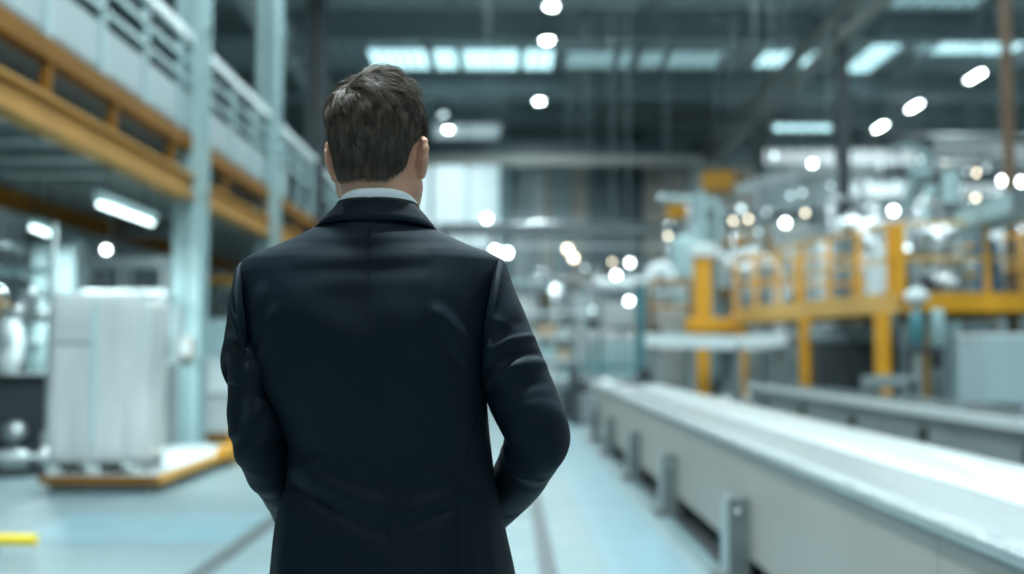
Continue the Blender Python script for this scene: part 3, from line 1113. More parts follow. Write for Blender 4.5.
strip([(.0, CZ - .06), (.0, CZ - .008), (.10, CZ), (.30, CZ - .002), (.42, CZ - .010), (.52, CZ - .030), (.52, CZ - .06), (.0, CZ - .06)], .1, ln - .05).build('belt', belt_m, cv)
strip([(.53, CZ - .06), (.53, CZ - .030), (.60, CZ - .004), (.70, CZ + .020), (.82, CZ + .030), (.94, CZ + .022), (1.03, CZ - .006), (1.065, CZ - .04), (1.065, CZ - .06), (.53, CZ - .06)], .1, ln - .05).build('belt_cover', cover_m, cv)
n = 6
for k in range(n):
    a, b = k * ln / n, (k + 1) * ln / n
    MB().span((.008, a + .004, .16), (.028, b - .004, CZ - .035)).build('side_sheet', panel_beige, cv)
    MB().span((1.06, a + .004, .30), (1.08, b - .004, CZ - .03)).build('side_sheet', panel_beige, cv)
MB().span((-.006, 0, CZ - .045), (-.001, ln, CZ - .012)).build('top_trim', alu, cv)
MB().lathe([(0, .02), (.11, .02), (.11, 1.05), (0, 1.05)], (0, ln - .02, CZ - .11), 24, 'X').build('end_drum', alu, cv)
MB().span((.035, .05, .17), (1.05, ln - .1, .25)).build('bottom_pan', steel_dark, cv)
foot_m = mat('grey foot bracket', (.16, .185, .185), rough=.4, metal=.3, noise=.1, nscale=4)
for y in (3.3, 6.4, 9.1, 11.6, 14.3, 16.7):
    yy = min(y - CY0, ln - .35)
    ft = MB().span((-.11, yy, .05), (.006, yy + .22, .50)).build('foot_bracket', foot_m, cv)
    MB().span((-.17, yy - .06, 0), (.10, yy + .28, .05)).build('foot_plate', foot_m, ft)
    MB().span((-.120, yy + .0, .06), (-.111, yy + .20, .49)).build('stiffener', alu, ft)
    MB().lathe([(0, .0), (.02, .0), (.018, -.012), (0, -.014)], (-.055, yy - .001, .42), 12, 'Y').build('bolt', galv, ft)
    MB().span((.93, yy - .05, 0), (1.03, yy + .05, .30)).build('rear_leg', foot_m, cv)
MB().lathe([(0, 0), (.03, 0), (.03, .012), (.0, .016)], (-.006, 3.35, .36), 16, 'X').build('cap', alu, cv)
MB().span((-.05, 2.0, .0), (.03, ln - .5, .035)).build('gap_shade_strip', plastic_b, cv)  # black strip on the floor paints the shade under the side sheet

# second, lower conveyor line with a grey rail, parallel to the first
c2 = empty('guard_conveyor', (4.14, 5.0, 0), 0, 'narrow grey conveyor line with a pale edge rail beyond the white belt', 'conveyor')
MB().bar((0, 0, .755), (0, 13.9, .755), .09, .085).build('edge_rail', mat('pale grey rail', (.62, .67, .67), rough=.4, metal=.1, noise=.06, nscale=3), c2)
MB().span((.02, 0, .40), (.045, 13.9, .70)).build('side_panel', mat('grey conveyor panel', (.23, .25, .245), rough=.4, noise=.18, nscale=2), c2)
MB().span((.06, 0, .64), (.70, 13.9, .69)).build('bed', deck_m, c2)
MB().bar((.74, 0, .755), (.74, 13.9, .755), .06).build('edge_rail', steel_grey, c2)
for k, y in enumerate(np.arange(.6, 13.8, 2.25)):
    for x in (.12, .66):
        MB().span((x - .04, y - .05, 0), (x + .04, y + .05, .63)).build('leg', steel_dark, c2)
    MB().box((-.005, y + .9, .52), (.045, .16, .12), bev=.01).build('bracket', plastic_b, c2)

# ------------------------------------------------------------------ yellow steel platform
pf = empty('steel_platform', (5.75, 16.0, 0), 0, 'yellow steel platform with guard rails and legs on the right', 'platform')
DZ = 2.12
ed = [(0, 0), (2.6, 0), (2.6, 5.9), (-1.15, 6.3)]
o0 = np.array((0, 0))
v = [(x, y, DZ - .05) for x, y in ed] + [(x, y, DZ) for x, y in ed]
MB().add(v, [(3, 2, 1, 0), (4, 5, 6, 7), (0, 1, 5, 4), (1, 2, 6, 5), (2, 3, 7, 6), (3, 0, 4, 7)]).build('deck', deck_m, pf)
FR0 = .24
MB().span((FR0, -.05, DZ - .20), (2.6, -.004, DZ + .08)).build('front_beam', yellow, pf)
MB().box((.10, -.03, DZ - .06), (.20, .06, .32), bev=.005).build('corner_plate', tan, pf)
tan_y = mat('pale yellow painted steel', (.66, .39, .12), rough=.45, noise=.12, nscale=2)
MB().bar((-.03, .02, DZ - .06), (-1.18, 6.3, DZ - .06), .06, .30).build('side_beam', tan_y, pf)
MB().bar((2.57, .05, DZ - .06), (2.57, 5.9, DZ - .06), .06, .30).build('side_beam', yellow, pf)
MB().bar((-1.1, 6.28, DZ - .06), (2.5, 5.92, DZ - .06), .06, .30).build('rear_beam', yellow, pf)
for t in (.25, .5, .75):
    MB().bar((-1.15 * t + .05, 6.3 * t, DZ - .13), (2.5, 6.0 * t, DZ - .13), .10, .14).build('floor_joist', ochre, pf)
for x, y in ((-.22, .20), (-.62, 2.9), (-1.08, 5.95), (2.4, .2), (2.4, 5.6)):
    lg = MB().box((x, y, (DZ - .21) / 2), (.19, .19, DZ - .21), bev=.01).build('leg', yellow, pf)
    MB().box((x, y, .012), (.32, .32, .024)).build('foot_plate', yellow, lg)


def guard_rail(a, b, n, m, first=True):
    a, b = Vector(a), Vector(b)
    for z in (1.10, .58):
        MB().bar(a + Vector((0, 0, z)), b + Vector((0, 0, z)), .055).build('hand_rail' if z > 1 else 'mid_rail', m, pf)
    for k in range(0 if first else 1, n + 1):
        p = a.lerp(b, k / n)
        MB().bar(p + Vector((0, 0, -.05)), p + Vector((0, 0, 1.10)), .075 if k else .12).build('rail_post', yellow, pf)


guard_rail((.0, .03, DZ), (2.56, .03, DZ), 2, tan_y)
guard_rail((-.04, .25, DZ), (-1.12, 6.2, DZ), 6, tan_y)
guard_rail((2.5, .1, DZ), (2.5, 5.8, DZ), 4, yellow, False)
guard_rail((-1.1, 6.2, DZ), (2.4, 5.85, DZ), 3, yellow, False)

# things under and before the platform
cabinet(X_(985, 13.0) + .55, 13.4, 1.1, .80, Z_(337, 13.0), mat('pale blue grey cabinet', (.38, .48, .51), rough=.45, noise=.04, nscale=2), 'large pale blue grey cabinet at the right edge below the platform', top=steel_white)
dk = empty('compressor_unit', (X_(846, 19), 18.9, 0), 0, 'dark louvred unit with a light top under the yellow platform', 'machine')
dw = X_(886, 18.6) - X_(806, 18.6)
MB().box((0, 0, .76), (dw, 1.1, 1.48), bev=.02).build('casing', mat('charcoal louvred casing', (.035, .045, .05), rough=.5), dk)
lv = MB()
for k in range(14):
    lv.box((-dw / 2 + .1 + k * (dw - .2) / 13, -.56, .78), (.03, .03, 1.2))
lv.build('louvre', steel_dark, dk)
MB().box((0, 0, 1.64), (dw + .06, 1.16, .27), bev=.03).build('top_cover', steel_grey, dk)
MB().box((0, -.1, .010), (dw - .1, .9, .019)).build('skid', steel_grey, dk)

# white feed conveyor in front of the platform, bent a little at its joint
w1, w2 = P(648, 340, 20.5), P(792, 339, 19.5)
wm = P(742, 343, 20)
feed_m = mat('white feed belt', (.78, .84, .85), rough=.3, spec=.6)
fc = empty('feed_conveyor', (w1.x, w1.y, 0), 0, 'raised white feed conveyor crossing in front of the yellow post', 'conveyor')
for a, b, nm in ((w1, wm, 'bed'), (wm, w2, 'bed')):
    a, b = a - Vector((w1.x, w1.y, 0)), b - Vector((w1.x, w1.y, 0))
    MB().bar(a, b, .62, .16).build(nm, feed_m, fc)
    s_ = (b - a).normalized().cross(Vector((0, 0, 1)))
    for k in (-1, 1):
        MB().bar(a + s_ * .33 * k, b + s_ * .33 * k, .03, .24).build('side_guide', steel_white, fc)
for t in (.04, .30, .62, .93):
    p = w1.lerp(w2, t) - Vector((w1.x, w1.y, 0))
    for dy in (-.22, .22):
        MB().span((p.x - .04, p.y + dy - .04, 0), (p.x + .04, p.y + dy + .04, p.z - .10)).build('leg', steel_grey, fc)

# yellow lifting post behind it
yp = empty('lift_post', (X_(703, 22.2), 22.2, 0), 0, 'thick yellow lift post standing behind the white feed conveyor, lamp at its top', 'post')
MB().box((0, 0, 1.05), (.24, .24, 2.1), bev=.02).build('lower_column', yellow, yp)
MB().box((.12, 0, 1.86), (.95, .42, .30), bev=.04).build('collar', yellow, yp)
MB().box((0, 0, 2.62), (.34, .32, 1.25), bev=.03).build('upper_column', yellow, yp)
MB().box((0, -.02, 3.38), (.48, .4, .28), bev=.04).build('head', steel_white, yp)
MB().cyl((0, 0, 3.5), (0, 0, 4.6), .09, 14).build('mast', steel_pale, yp)
MB().box((0, 0, .015), (.5, .5, .03)).build('foot_plate', ochre, yp)
for dx, z0 in ((.62, 1.72), ):
    MB().box((dx + .12, .12, (2.0) / 2), (.12, .12, 2.0), bev=.01).build('brace_post', ochre, yp)

# valve stack in front of the platform corner
vs = empty('valve_stack', (X_(918, 15.2), 15.2, 0), 0, 'pale valve stack with twin canisters before the platform corner', 'valve')
MB().cyl((0, 0, 0.0), (0, 0, 2.6), .055, 14).build('stem', galv, vs)
MB().lathe([(.06, 2.02), (.16, 2.04), (.17, 2.14), (.10, 2.20), (.06, 2.22)], n=18).build('collar', steel_white, vs)
MB().lathe([(.05, 1.40), (.10, 1.43), (.10, 1.80), (.07, 1.88), (.05, 1.89)], (-.06, -.13, 0), 18).build('canister', teal, vs)
MB().lathe([(.05, 1.40), (.10, 1.43), (.10, 1.84), (.08, 1.92), (.05, 1.93)], (.26, -.05, 0), 18).build('canister', steel_pale, vs)
MB().bar((-.1, 0, 1.35), (.34, 0, 1.35), .08).build('bracket', steel_dark, vs)
MB().box((.24, -.05, 1.22), (.14, .14, .22), bev=.03).build('solenoid', plastic_b, vs)
MB().lathe([(0, 0), (.22, 0), (.22, .03), (.06, .05), (0, .05)], n=18).build('foot', steel_dark, vs)
pump(X_(920, 13.6), 13.9, 0, 1.0, teal, 'teal pump on the floor between the cabinet and the yellow leg', rz=.3)
pump(X_(768, 21.5), 21.5, 0, 1.15, galv, 'galvanised pump left of the dark louvred unit', rz=2.6)
pump(X_(722, 21.0), 21.0, 0, 1.0, steel_white, 'white pump between two yellow legs beneath the feed conveyor', rz=1.1)
crate(X_(992, 11.6), 11.6, 0, .42, .42, .80, plastic_b, 'small black bin in front of the pale cabinet', name='bin')
table_conveyor(X_(835, 17.0), 15.4, X_(903, 15.4), 15.0, .98, .5, 'low grey roller table just before the yellow front leg', galv, steel_grey, 2)

# machines standing on the platform
vessel(X_(944, 18.5), 18.6, DZ, .34, 1.45, stainless, 'stainless vessel on the yellow platform right of the corner post', band=galv)
vessel(X_(1002, 18.4), 18.4, DZ, .30, 1.25, steel_white, 'white vessel on the yellow platform at the right edge', band=galv)
o = machine(X_(972, 20), 20.0, 1.2, .8, 1.25, 'pale grey boxed machine at the back of the yellow platform', panel_w, steel_grey, hood=False, guard=False)
o.location.z = DZ
MB_ = cabinet(X_(990, 17.0), 17.0, .24, .3, .95, blue_p, 'small deep blue cabinet on the yellow platform beside the rail post', z=DZ, vents=False)
pump(X_(930, 17.2), 17.2, DZ, .9, steel_dark, 'dark pump on the yellow platform behind the front rail', rz=.2)

# white process pipes around the platform's left rail
wp_m = mat('white enamelled pipe', (.74, .80, .82), rough=.25, spec=.6)
pipe([P(714, 252, 22.75), P(742, 272, 22.75), P(757, 263, 22.75), P(771, 261, 22.75), P(778, 272, 22.75), P(779, 276, 22.75) - Vector((0, 0, 2.9))], .12, wp_m, 'white zigzag pipe leading right from the head of the yellow post', name='process_pipe', bend=.35)
pipe([P(769, 288, 23.5), P(777, 306, 23.5), P(779, 312, 23.5), P(780, 330, 23.5)], .14, wp_m, 'short slanting white pipe behind the platform left rail', name='process_pipe', bend=.2)
pipe([P(880, 222, 17.4), P(888, 236, 17.4), P(891, 246, 17.4), P(891, 330, 17.4)], .125, wp_m, 'white downpipe with a bent top beside the platform corner post', name='process_pipe', bend=.3)
pipe([P(876, 330, 19.5), P(876, 252, 19.5), P(870, 243, 19.5), P(858, 243, 19.5)], .15, wp_m, 'fat white pipe with an elbow behind the left rail near the corner', name='process_pipe', bend=.3)

# vessels and machines behind the platform
for px, Y, r, h, m, lb_ in ((792, 28.6, .5, 3.6, stainless, 'slim stainless tank behind the left part of the platform rail'), (822, 25.8, .5, 3.9, steel_white, 'white tank behind the platform rail, second from the left'),
                            (866, 23.4, .60, 4.3, stainless, 'broad stainless tank behind the platform corner'), (906, 26.2, .7, 4.6, galv, 'tall galvanised tank right of the broad stainless tank'),
                            (1000, 25.0, .8, 4.2, stainless, 'stainless tank behind the platform at the right edge'), (756, 24.8, .5, 3.7, galv, 'galvanised tank far behind the white zigzag pipe')):
    vessel(X_(px, Y), Y, 0, r, h, m, lb_, band=galv)
hopper(X_(798, 23.5), 23.5, 2.6, .45, 1.3, steel_white, 'white hopper standing behind the platform left rail')
hopper(X_(962, 23.2), 23.2, 3.1, .55, 1.3, stainless, 'stainless hopper behind the platform front rail')
robot(X_(926, 22.6), 22.6, 3.4, 1.1, steel_pale, 'pale teal robot arm raised above the platform machines', (.25, -.7), rz=.4)
st = empty('robot_pedestal', (X_(926, 22.6), 22.6, 0), 0, 'grey pedestal under the pale teal robot arm', 'pedestal')
MB().box((0, 0, 1.68), (.6, .6, 3.30), bev=.03).build('column', steel_grey, st)
MB().box((0, 0, .015), (1.0, 1.0, .03)).build('foot_plate', steel_dark, st)
MB().box((0, 0, 3.365), (.9, .9, .06), bev=.01).build('top_plate', steel_dark, st)
pipe([P(951, 165, 24.2), P(951, 355, 24.2) - Vector((0, 0, 1.3))], .20, steel_pale, 'thick upright pale teal pipe right of the robot arm', name='riser_pipe')
dsu = duct([P(975, 222, 16.6), P(1004, 212, 15.3), P(1040, 200, 13.9)], .65, .27, steel_pale, 'pale teal duct slanting up to the right edge above the platform')
for q in (P(983, 219, 16.2), P(1030, 203, 14.3)):
    q -= dsu.location
    MB().cyl(q, (q.x, q.y, 11.42 - dsu.location.z), .008, 6).build('hanger', steel_dark, dsu)

# pipe bridge across the right background
pb = empty('pipe_bridge', (X_(690, 30), 30, 0), 0, 'pipe bridge with thin posts crossing the right background', 'bridge')
bx1 = X_(1030, 30) - X_(690, 30)
for z in (5.0, 4.1):
    MB().bar((0, 0, z), (bx1, 0, z), .14, .16).build('chord', steel_grey, pb)
for k in range(9):
    x = bx1 * k / 8
    MB().bar((x, 0, 0), (x, 0, 5.0), .12).build('post', steel_dark if k % 2 else galv, pb)
    if k < 8:
        MB().bar((x, 0, 4.1), (x + bx1 / 8, 0, 5.0), .06).build('brace', steel_grey, pb)
pbm = [stainless, steel_pale, galv, wp_m, tan]
for k in range(7):
    z = 5.16 + .0 * k if k < 4 else 4.26
    yy = 29.85 + (k % 4) * .33 - (.0 if k < 4 else .1)
    pipe([(X_(690, 30) + .1 + .15 * k, yy - .2, z), (X_(690, 30) + bx1 - .3, yy - .2, z)], .075 + .012 * (k % 3), pbm[k % 5],
         'pipe lying along the top of the pipe bridge' if k < 4 else 'pipe lying along the lower chord of the pipe bridge', group='pipes on the pipe bridge top' if k < 4 else 'pipes on the pipe bridge lower chord')

# second gantry level behind: warm panels and a run of pale boxes
gal = empty('rear_platform', (X_(705, 33), 33, 0), 0, 'higher grey platform far behind the tanks on the right', 'platform')
gw = X_(1040, 33) - X_(705, 33)
MB().span((0, 0, 3.0), (gw, 3, 3.12)).build('deck', deck_m, gal)
MB().span((0, -.06, 2.9), (gw, -.01, 3.25)).build('edge_beam', tan, gal)
for k in range(8):
    MB().bar((gw * (k + .2) / 8, .15, 0), (gw * (k + .2) / 8, .15, 3.0), .16).build('leg', galv, gal)
for z in (4.15, 3.7):
    MB().bar((0, .03, z), (gw, .03, z), .05).build('hand_rail', steel_pale, gal)
for k in range(12):
    MB().bar((gw * k / 11.001 + .02, .03, 3.1), (gw * k / 11.001 + .02, .03, 4.15), .05).build('rail_post', steel_pale, gal)
bm_ = [steel_white, carton_m, panel_w, galv, tan, steel_white, stainless, carton_m, panel_w]
nm_ = ['white', 'cardboard brown', 'pale grey', 'galvanised', 'tan', 'white', 'stainless', 'cardboard brown', 'pale grey']
for k in range(9):
    x = X_(705, 33) + gw * (k + .55) / 9.2
    cabinet(x, 34.2, 1.05, .8, 1.5 + .5 * (k % 3), bm_[k], 'distant %s cabinet on the rear platform, %s' % (nm_[k], ['far left end of the row', 'second from the left', 'third from the left', 'fourth from the left', 'middle of the row', 'fourth from the right', 'third from the right', 'second from the right', 'far right end of the row'][k]), z=3.121, vents=False)
# ------------------------------------------------------------------ left floor machinery
vessel(X_(7, 12.6), 12.6, 1.10, .17, .64, steel_white, 'shiny rounded canister at the left edge above dark machinery', legs=False)
vessel(X_(37, 12.9), 12.9, 1.10, .14, .62, steel_pale, 'pale teal canister between the left edge and the wrapped load', legs=False)
fs = empty('filling_station', (X_(16, 12.8), 12.8, 0), 0, 'dark filling station with canisters on top at the left edge', 'machine')
MB().box((0, .05, .10), (1.15, .8, .19), bev=.02).build('base', steel_dark, fs)
MB().box((.1, .1, .62), (.9, .6, .90), bev=.02).build('body', steel_dark, fs)
MB().box((-.02, .05, 1.085), (1.1, .75, .02)).build('tray', alu, fs)
for x in (-.52, .52):
    MB().box((x, -.3, 1.4), (.06, .06, 2.8)).build('upright', steel_grey, fs)
MB().bar((-.52, -.3, 2.25), (.52, -.3, 2.25), .08).build('cross_bar', steel_pale, fs)
MB().bar((-.52, -.3, 1.98), (.52, -.3, 1.98), .05).build('cross_bar', galv, fs)
MB().lathe([(0, -.12), (.16, -.11), (.2, -.06), (.2, .06), (.16, .11), (0, .12)], (-.28, -.42, .52), 22, 'Y').build('flywheel', alu, fs)
MB().lathe([(0, -.12), (.10, -.11), (.12, -.06), (.12, .06), (.10, .11), (0, .12)], (.18, -.38, .44), 22, 'Y').build('drive', galv, fs)
pipe([(X_(-30, 11.6), 11.7, .24), (X_(44, 11.6), 11.7, .24)], .025, steel_white, 'thin white rail near the floor at the left edge', name='guard_rail', flanges=False, cat='rail')
for px in (2, 40):
    pass
pump(X_(28, 12.0), 12.05, 0, .62, galv, 'small galvanised pump on the floor left of the lift platform', rz=.4)
machine(X_(22, 17.5), 17.5, 1.4, 1.0, 3.1, 'tall pale machine with a dark window deep behind the left canisters', panel_w, steel_grey)
cabinet(X_(58, 15.4), 15.4, .62, .5, 2.9, mat('pale teal sheet', (.22, .29, .30), rough=.45), 'tall pale teal cabinet behind the wrapped load, under the short tube light', vents=True)
ob = empty('ochre_post', (X_(0, 14.0), 14.0, 0), 0, 'ochre post at the very left edge behind the canisters', 'post')
MB().box((0, 0, 1.0), (.12, .12, 2.0), bev=.01).build('column', yellow, ob)
MB().box((0, 0, .012), (.24, .24, .024)).build('foot_plate', ochre, ob)

cv1 = table_conveyor(X_(75, 17.2), 17.2, X_(172, 17.2), 17.2, 2.78, .5, 'high white conveyor bridge behind the wrapped load, upper of two', steel_white, steel_white, 3)
cv2 = table_conveyor(X_(100, 15.8), 15.5, X_(178, 15.6), 15.4, 2.16, .6, 'white conveyor bridge behind the wrapped load, lower of two', steel_white, steel_white, 3)
machine(X_(142, 13.8), 13.8, .75, .8, 1.95, 'grey wrapping machine with a dark opening right behind the wrapped load', steel_grey, galv, hood=False)
cabinet(X_(118, 16.6), 16.6, .7, .6, 1.8, steel_dark, 'dark control cabinet behind the wrapped load')
jb = empty('junction_box', (-4.5, 15.33, 1.25), 0, 'small beige box fixed low on the front of the nearest pale column', 'box')
MB().box((0, 0, .14), (.26, .12, .28), bev=.02).build('casing', mat('beige box', (.50, .38, .32), rough=.5), jb)
MB().box((0, -.065, .14), (.2, .012, .2), bev=.005).build('lid', panel_w, jb)

# second wrapped stack further down the aisle
lp2 = empty('lift_platform', (X_(214, 16.8), 16.8, 0), 0, 'second ochre edged platform further down the left aisle', 'platform')
MB().span((-.55, -.6, 0), (.45, 1.4, .12)).build('deck', steel_grey, lp2)
MB().span((-.56, -.66, .02), (.48, -.61, .15)).build('front_edge', ochre, lp2)
MB().span((.455, -.6, .02), (.51, 1.4, .15)).build('side_edge', ochre, lp2)
for k, (z, m, t) in enumerate(((.121, panel_w, 'bottom'), (.70, steel_white, 'middle'), (1.27, steel_pale, 'top'))):
    crate(X_(212, 17.2), 17.2, z, .86, .8, .56, m, '%s pale crate of the stack behind the pale column, on the second platform' % t)
machine(X_(262, 21), 21.5, 1.6, 1.1, 2.6, 'pale machine beside the second column, half hidden by the man', panel_w, steel_grey)
machine(X_(215, 24), 24.5, 1.8, 1.1, 2.8, 'teal grey machine far down the left side past the crates', steel_pale, galv)
machine(X_(120, 21), 21.0, 1.1, 1.0, 2.4, 'stainless machine far behind the wrapped load', alu, steel_grey)
machine(X_(70, 22.6), 22.6, 1.6, 1.0, 3.2, 'grey machine deep at left under the rear gantry', steel_grey, galv)
pipe([(X_(205, 20), 19.6, 2.6), (X_(330, 20), 19.6, 2.6)], .09, tan, 'tan pipe running low behind the pale column toward the man', name='process_pipe')
pipe([(X_(60, 18.5), 18.6, 3.35), (X_(178, 18.5), 18.6, 3.35)], .08, galv, 'galvanised pipe above the two white conveyor bridges', name='process_pipe')

# ------------------------------------------------------------------ centre: machines between the man and the end wall
es = empty('end_station', (2.0, 20.6, 0), 0, 'dark grey end station at the far end of the white belt', 'machine')
for x in (-.75, .55):
    MB().box((x, 0, .52), (.16, .7, 1.02), bev=.02).build('side_frame', steel_dark, es)
MB().box((-.1, 0, .30), (1.15, .6, .5), bev=.02).build('body', steel_grey, es)
MB().lathe([(0, -.55), (.09, -.55), (.09, .55), (0, .55)], (-.1, -.1, .72), 20, 'X').build('roller', alu, es)
MB().bar((-.75, 0, 1.06), (.55, 0, 1.06), .08).build('top_bar', teal, es)
hr = rack(X_(543, 24), 24, 1.35, .7, [.35, .78, 1.2, 1.68, 2.2], steel_grey, 'grey rack of white shelves right of the man\'s arm, before the end station', steel_white)
ct = [(-.42, .36, .22), (.05, .42, .26), (.44, .3, .18)]
for k, z in enumerate((.78, 1.2, 1.68)):
    for j, (dx, w, h) in enumerate(ct):
        crate(X_(543, 24) + dx, 24 - .05, z, w, .5, h, (carton_m, panel_w, steel_pale)[(k + j) % 3], '%s %s box on the %s filled shelf of the rack right of the man' % (('left', 'middle', 'right')[j], ('brown', 'pale grey', 'pale teal')[(k + j) % 3], ('lowest', 'middle', 'upper')[k]), name='storage_box')
pipe([P(594, 285, 26), P(650, 285, 26), P(652, 270, 26), P(668, 268, 26), P(671, 285, 26)], .17, wp_m, 'thick white pipe with a raised elbow right of the rack', name='process_pipe', bend=.3)
for k, px in enumerate((600, 640)):
    pipe([(X_(px, 26), 26.0, 0), (X_(px, 26), 26.0, 2.82)], .05, steel_grey, ('left' if k == 0 else 'right') + ' grey support under the thick white pipe', name='pipe_support', flanges=True, cat='support')
pipe([(X_(641, 24.4), 24.4, 0), (X_(641, 24.4), 24.4, 2.9)], .11, teal, 'upright teal pipe left of the yellow post', name='riser_pipe')
machine(X_(672, 25.5), 25.5, 1.3, .9, 2.75, 'pale machine with a metal head behind the yellow lift post', panel_w, galv)
MBo = empty('barrier', (X_(652, 23), 23.2, 0), 0, 'ochre railing left of the yellow lift post', 'barrier')
bw = X_(692, 23) - X_(652, 23)
for x in (0, bw):
    MB().box((x, 0, 1.42), (.07, .07, 2.84)).build('post', ochre, MBo)
for z in (2.82, 2.3):
    MB().bar((0, 0, z), (bw, 0, z), .08).build('rail', tan, MBo)
machine(X_(617, 29), 29.5, 1.8, 1.2, 3.1, 'stainless machine with a pale hood right of the white shelved rack', alu, steel_pale)
machine(X_(585, 34), 34.0, 2.0, 1.3, 3.6, 'warm grey machine far behind the rack', mat('warm grey casing', (.44, .41, .37), rough=.5), galv)
machine(X_(522, 33), 32.5, 2.2, 1.3, 3.4, 'pale teal machine far behind the man\'s right shoulder', steel_pale, steel_white)
machine(X_(470, 36), 36.0, 2.4, 1.3, 3.6, 'grey machine at the far end half hidden by the man\'s shoulder', steel_grey, galv)
machine(X_(655, 37), 37.0, 1.9, 1.3, 3.8, 'tan and grey machine at the far end below the small hoist', carton_m, galv)
machine(X_(720, 38), 38.0, 2.2, 1.3, 4.0, 'dark machine at the far end below the large hoist', steel_dark, steel_grey)
vessel(X_(556, 27), 27.4, 0, .42, 3.0, stainless, 'slim stainless tank between the rack and the thick white pipe', band=galv)
vessel(X_(690, 28.8), 28.8, 0, .5, 4.4, steel_pale, 'pale teal tank behind the head of the yellow post', band=galv)
vessel(X_(706, 31.9), 31.9, 0, .4, 5.6, steel_pale, 'tall thin teal tank below the large hoist')
hopper(X_(640, 31.5), 31.5, 2.4, .6, 1.5, galv, 'galvanised hopper behind the raised elbow of the thick white pipe')
table_conveyor(X_(510, 22), 21.2, X_(562, 21.2), 21.2, .72, .7, 'low pale conveyor table on the floor right of the man\'s elbow', panel_w, steel_grey, 2)
table_conveyor(X_(505, 28), 28.5, X_(585, 28.5), 28.5, 2.35, .9, 'raised white conveyor behind the top of the rack', feed_m, steel_white, 3)
table_conveyor(X_(528, 31), 30.8, X_(610, 31), 30.8, 1.3, .8, 'pale conveyor table deep behind the rack', feed_m, steel_pale, 3)
crate(X_(571, 22.3), 22.3, 0, .6, .6, .62, steel_dark, 'dark crate on the floor beside the end station')
crate(X_(526, 18.8), 18.8, 0, .55, .5, .34, panel_w, 'low pale crate on the floor close to the man\'s right elbow')

# trestle bridge of pipes in front of the end wall
tb = empty('pipe_trestle', (X_(425, 36), 39.5, 0), 0, 'grey pipe trestle crossing low in front of the end wall', 'bridge')
tw = X_(700, 39.5) - X_(425, 39.5)
MB().bar((0, 0, 5.65), (tw, 0, 5.65), .3, .34).build('chord', steel_grey, tb)
MB().bar((0, -.2, 5.1), (tw, -.2, 5.1), .10).build('chord', galv, tb)
for k in range(6):
    MB().bar((tw * (k + .3) / 6, 0, 0), (tw * (k + .3) / 6, 0, 5.5), .2).build('post', steel_grey, tb)
for k in range(4):
    pipe([(X_(425, 36) + .2, 39.38 + .12 * (k - 1), 5.86 + .06), (X_(425, 36) + tw - .2, 39.38 + .12 * (k - 1), 5.86 + .06)], .05, (stainless, steel_pale, galv, teal)[k], 'pipe lying on the trestle before the end wall', group='pipes on the far trestle')

# right background, tall and shiny
for i, (px, Y, h, m, lb_) in enumerate(((780, 31.5, 4.6, panel_w, 'pale grey machine under the pipe bridge, left end'), (835, 31.8, 4.2, carton_m, 'tan machine under the pipe bridge, second from the left'),
                                       (890, 31.4, 4.7, steel_white, 'white machine under the pipe bridge, third from the left'), (945, 31.6, 4.4, alu, 'metal machine under the pipe bridge, fourth from the left'),
                                       (1005, 31.5, 4.8, panel_w, 'pale machine under the pipe bridge at its right end'))):
    machine(X_(px, Y), Y, 1.35, 1.0, h - 1.4, lb_, m, galv)
ladder(X_(815, 28.6), 28.6, 0, 5.2, 'thin metal ladder left of the dark thin column', galv)
ladder(X_(985, 28.4), 28.4, 0, 5.6, 'thin pale ladder far right behind the platform', steel_pale)
pipe([P(700, 244, 22.4) + Vector((.45, .3, 0)), P(700, 200, 22.4) + Vector((.45, .3, 0)), P(660, 196, 22.4) + Vector((0, .3, 0))], .07, steel_pale, 'thin teal pipe rising above the yellow post and turning left', name='riser_pipe')
pipe([P(862, 168, 28.8), P(862, 355, 28.8) - Vector((0, 0, 1.3))], .10, galv, 'upright galvanised pipe just right of the dark thin column', name='riser_pipe')
pipe([P(925, 150, 29), P(905, 200, 29), P(905, 355, 29) - Vector((0, 0, 1.3))], .13, steel_pale, 'pale teal pipe bending down left of the robot arm', name='riser_pipe', bend=.5)
pipe([P(760, 180, 29.2), P(760, 355, 29.2) - Vector((0, 0, 1.3))], .12, steel_grey, 'upright grey pipe in the right background, left of the tanks', name='riser_pipe')
duct([P(735, 192, 35), P(800, 172, 35), P(880, 172, 35)], .5, .4, galv, 'galvanised duct stepping up in the right background under the roof')
duct([P(930, 148, 33), P(985, 150, 33), P(1030, 158, 33)], .55, .55, alu, 'silver duct high in the right background below the strip windows')
for n_, (px0, px1, py, Y) in enumerate(((870, 1030, 138, 36), (780, 1030, 172, 37))):
    pipe([P(px0, py, Y), P(px1, py, Y)], .16, steel_dark, 'dark beam-like pipe ' + ('above' if n_ == 0 else 'below') + ' the upper strip window on the right', name='header_pipe')
# bent extractor arms with a lit look: curved conduits among the tanks
pipe([P(893, 152, 27.5), P(902, 146, 27.5), P(916, 146, 27.5), P(930, 158, 27.5), P(930, 355, 27.5) - Vector((0, 0, 1.3))], .09, steel_pale, 'pale gooseneck pipe above the tanks right of the dark column', name='gooseneck_pipe', bend=.3)

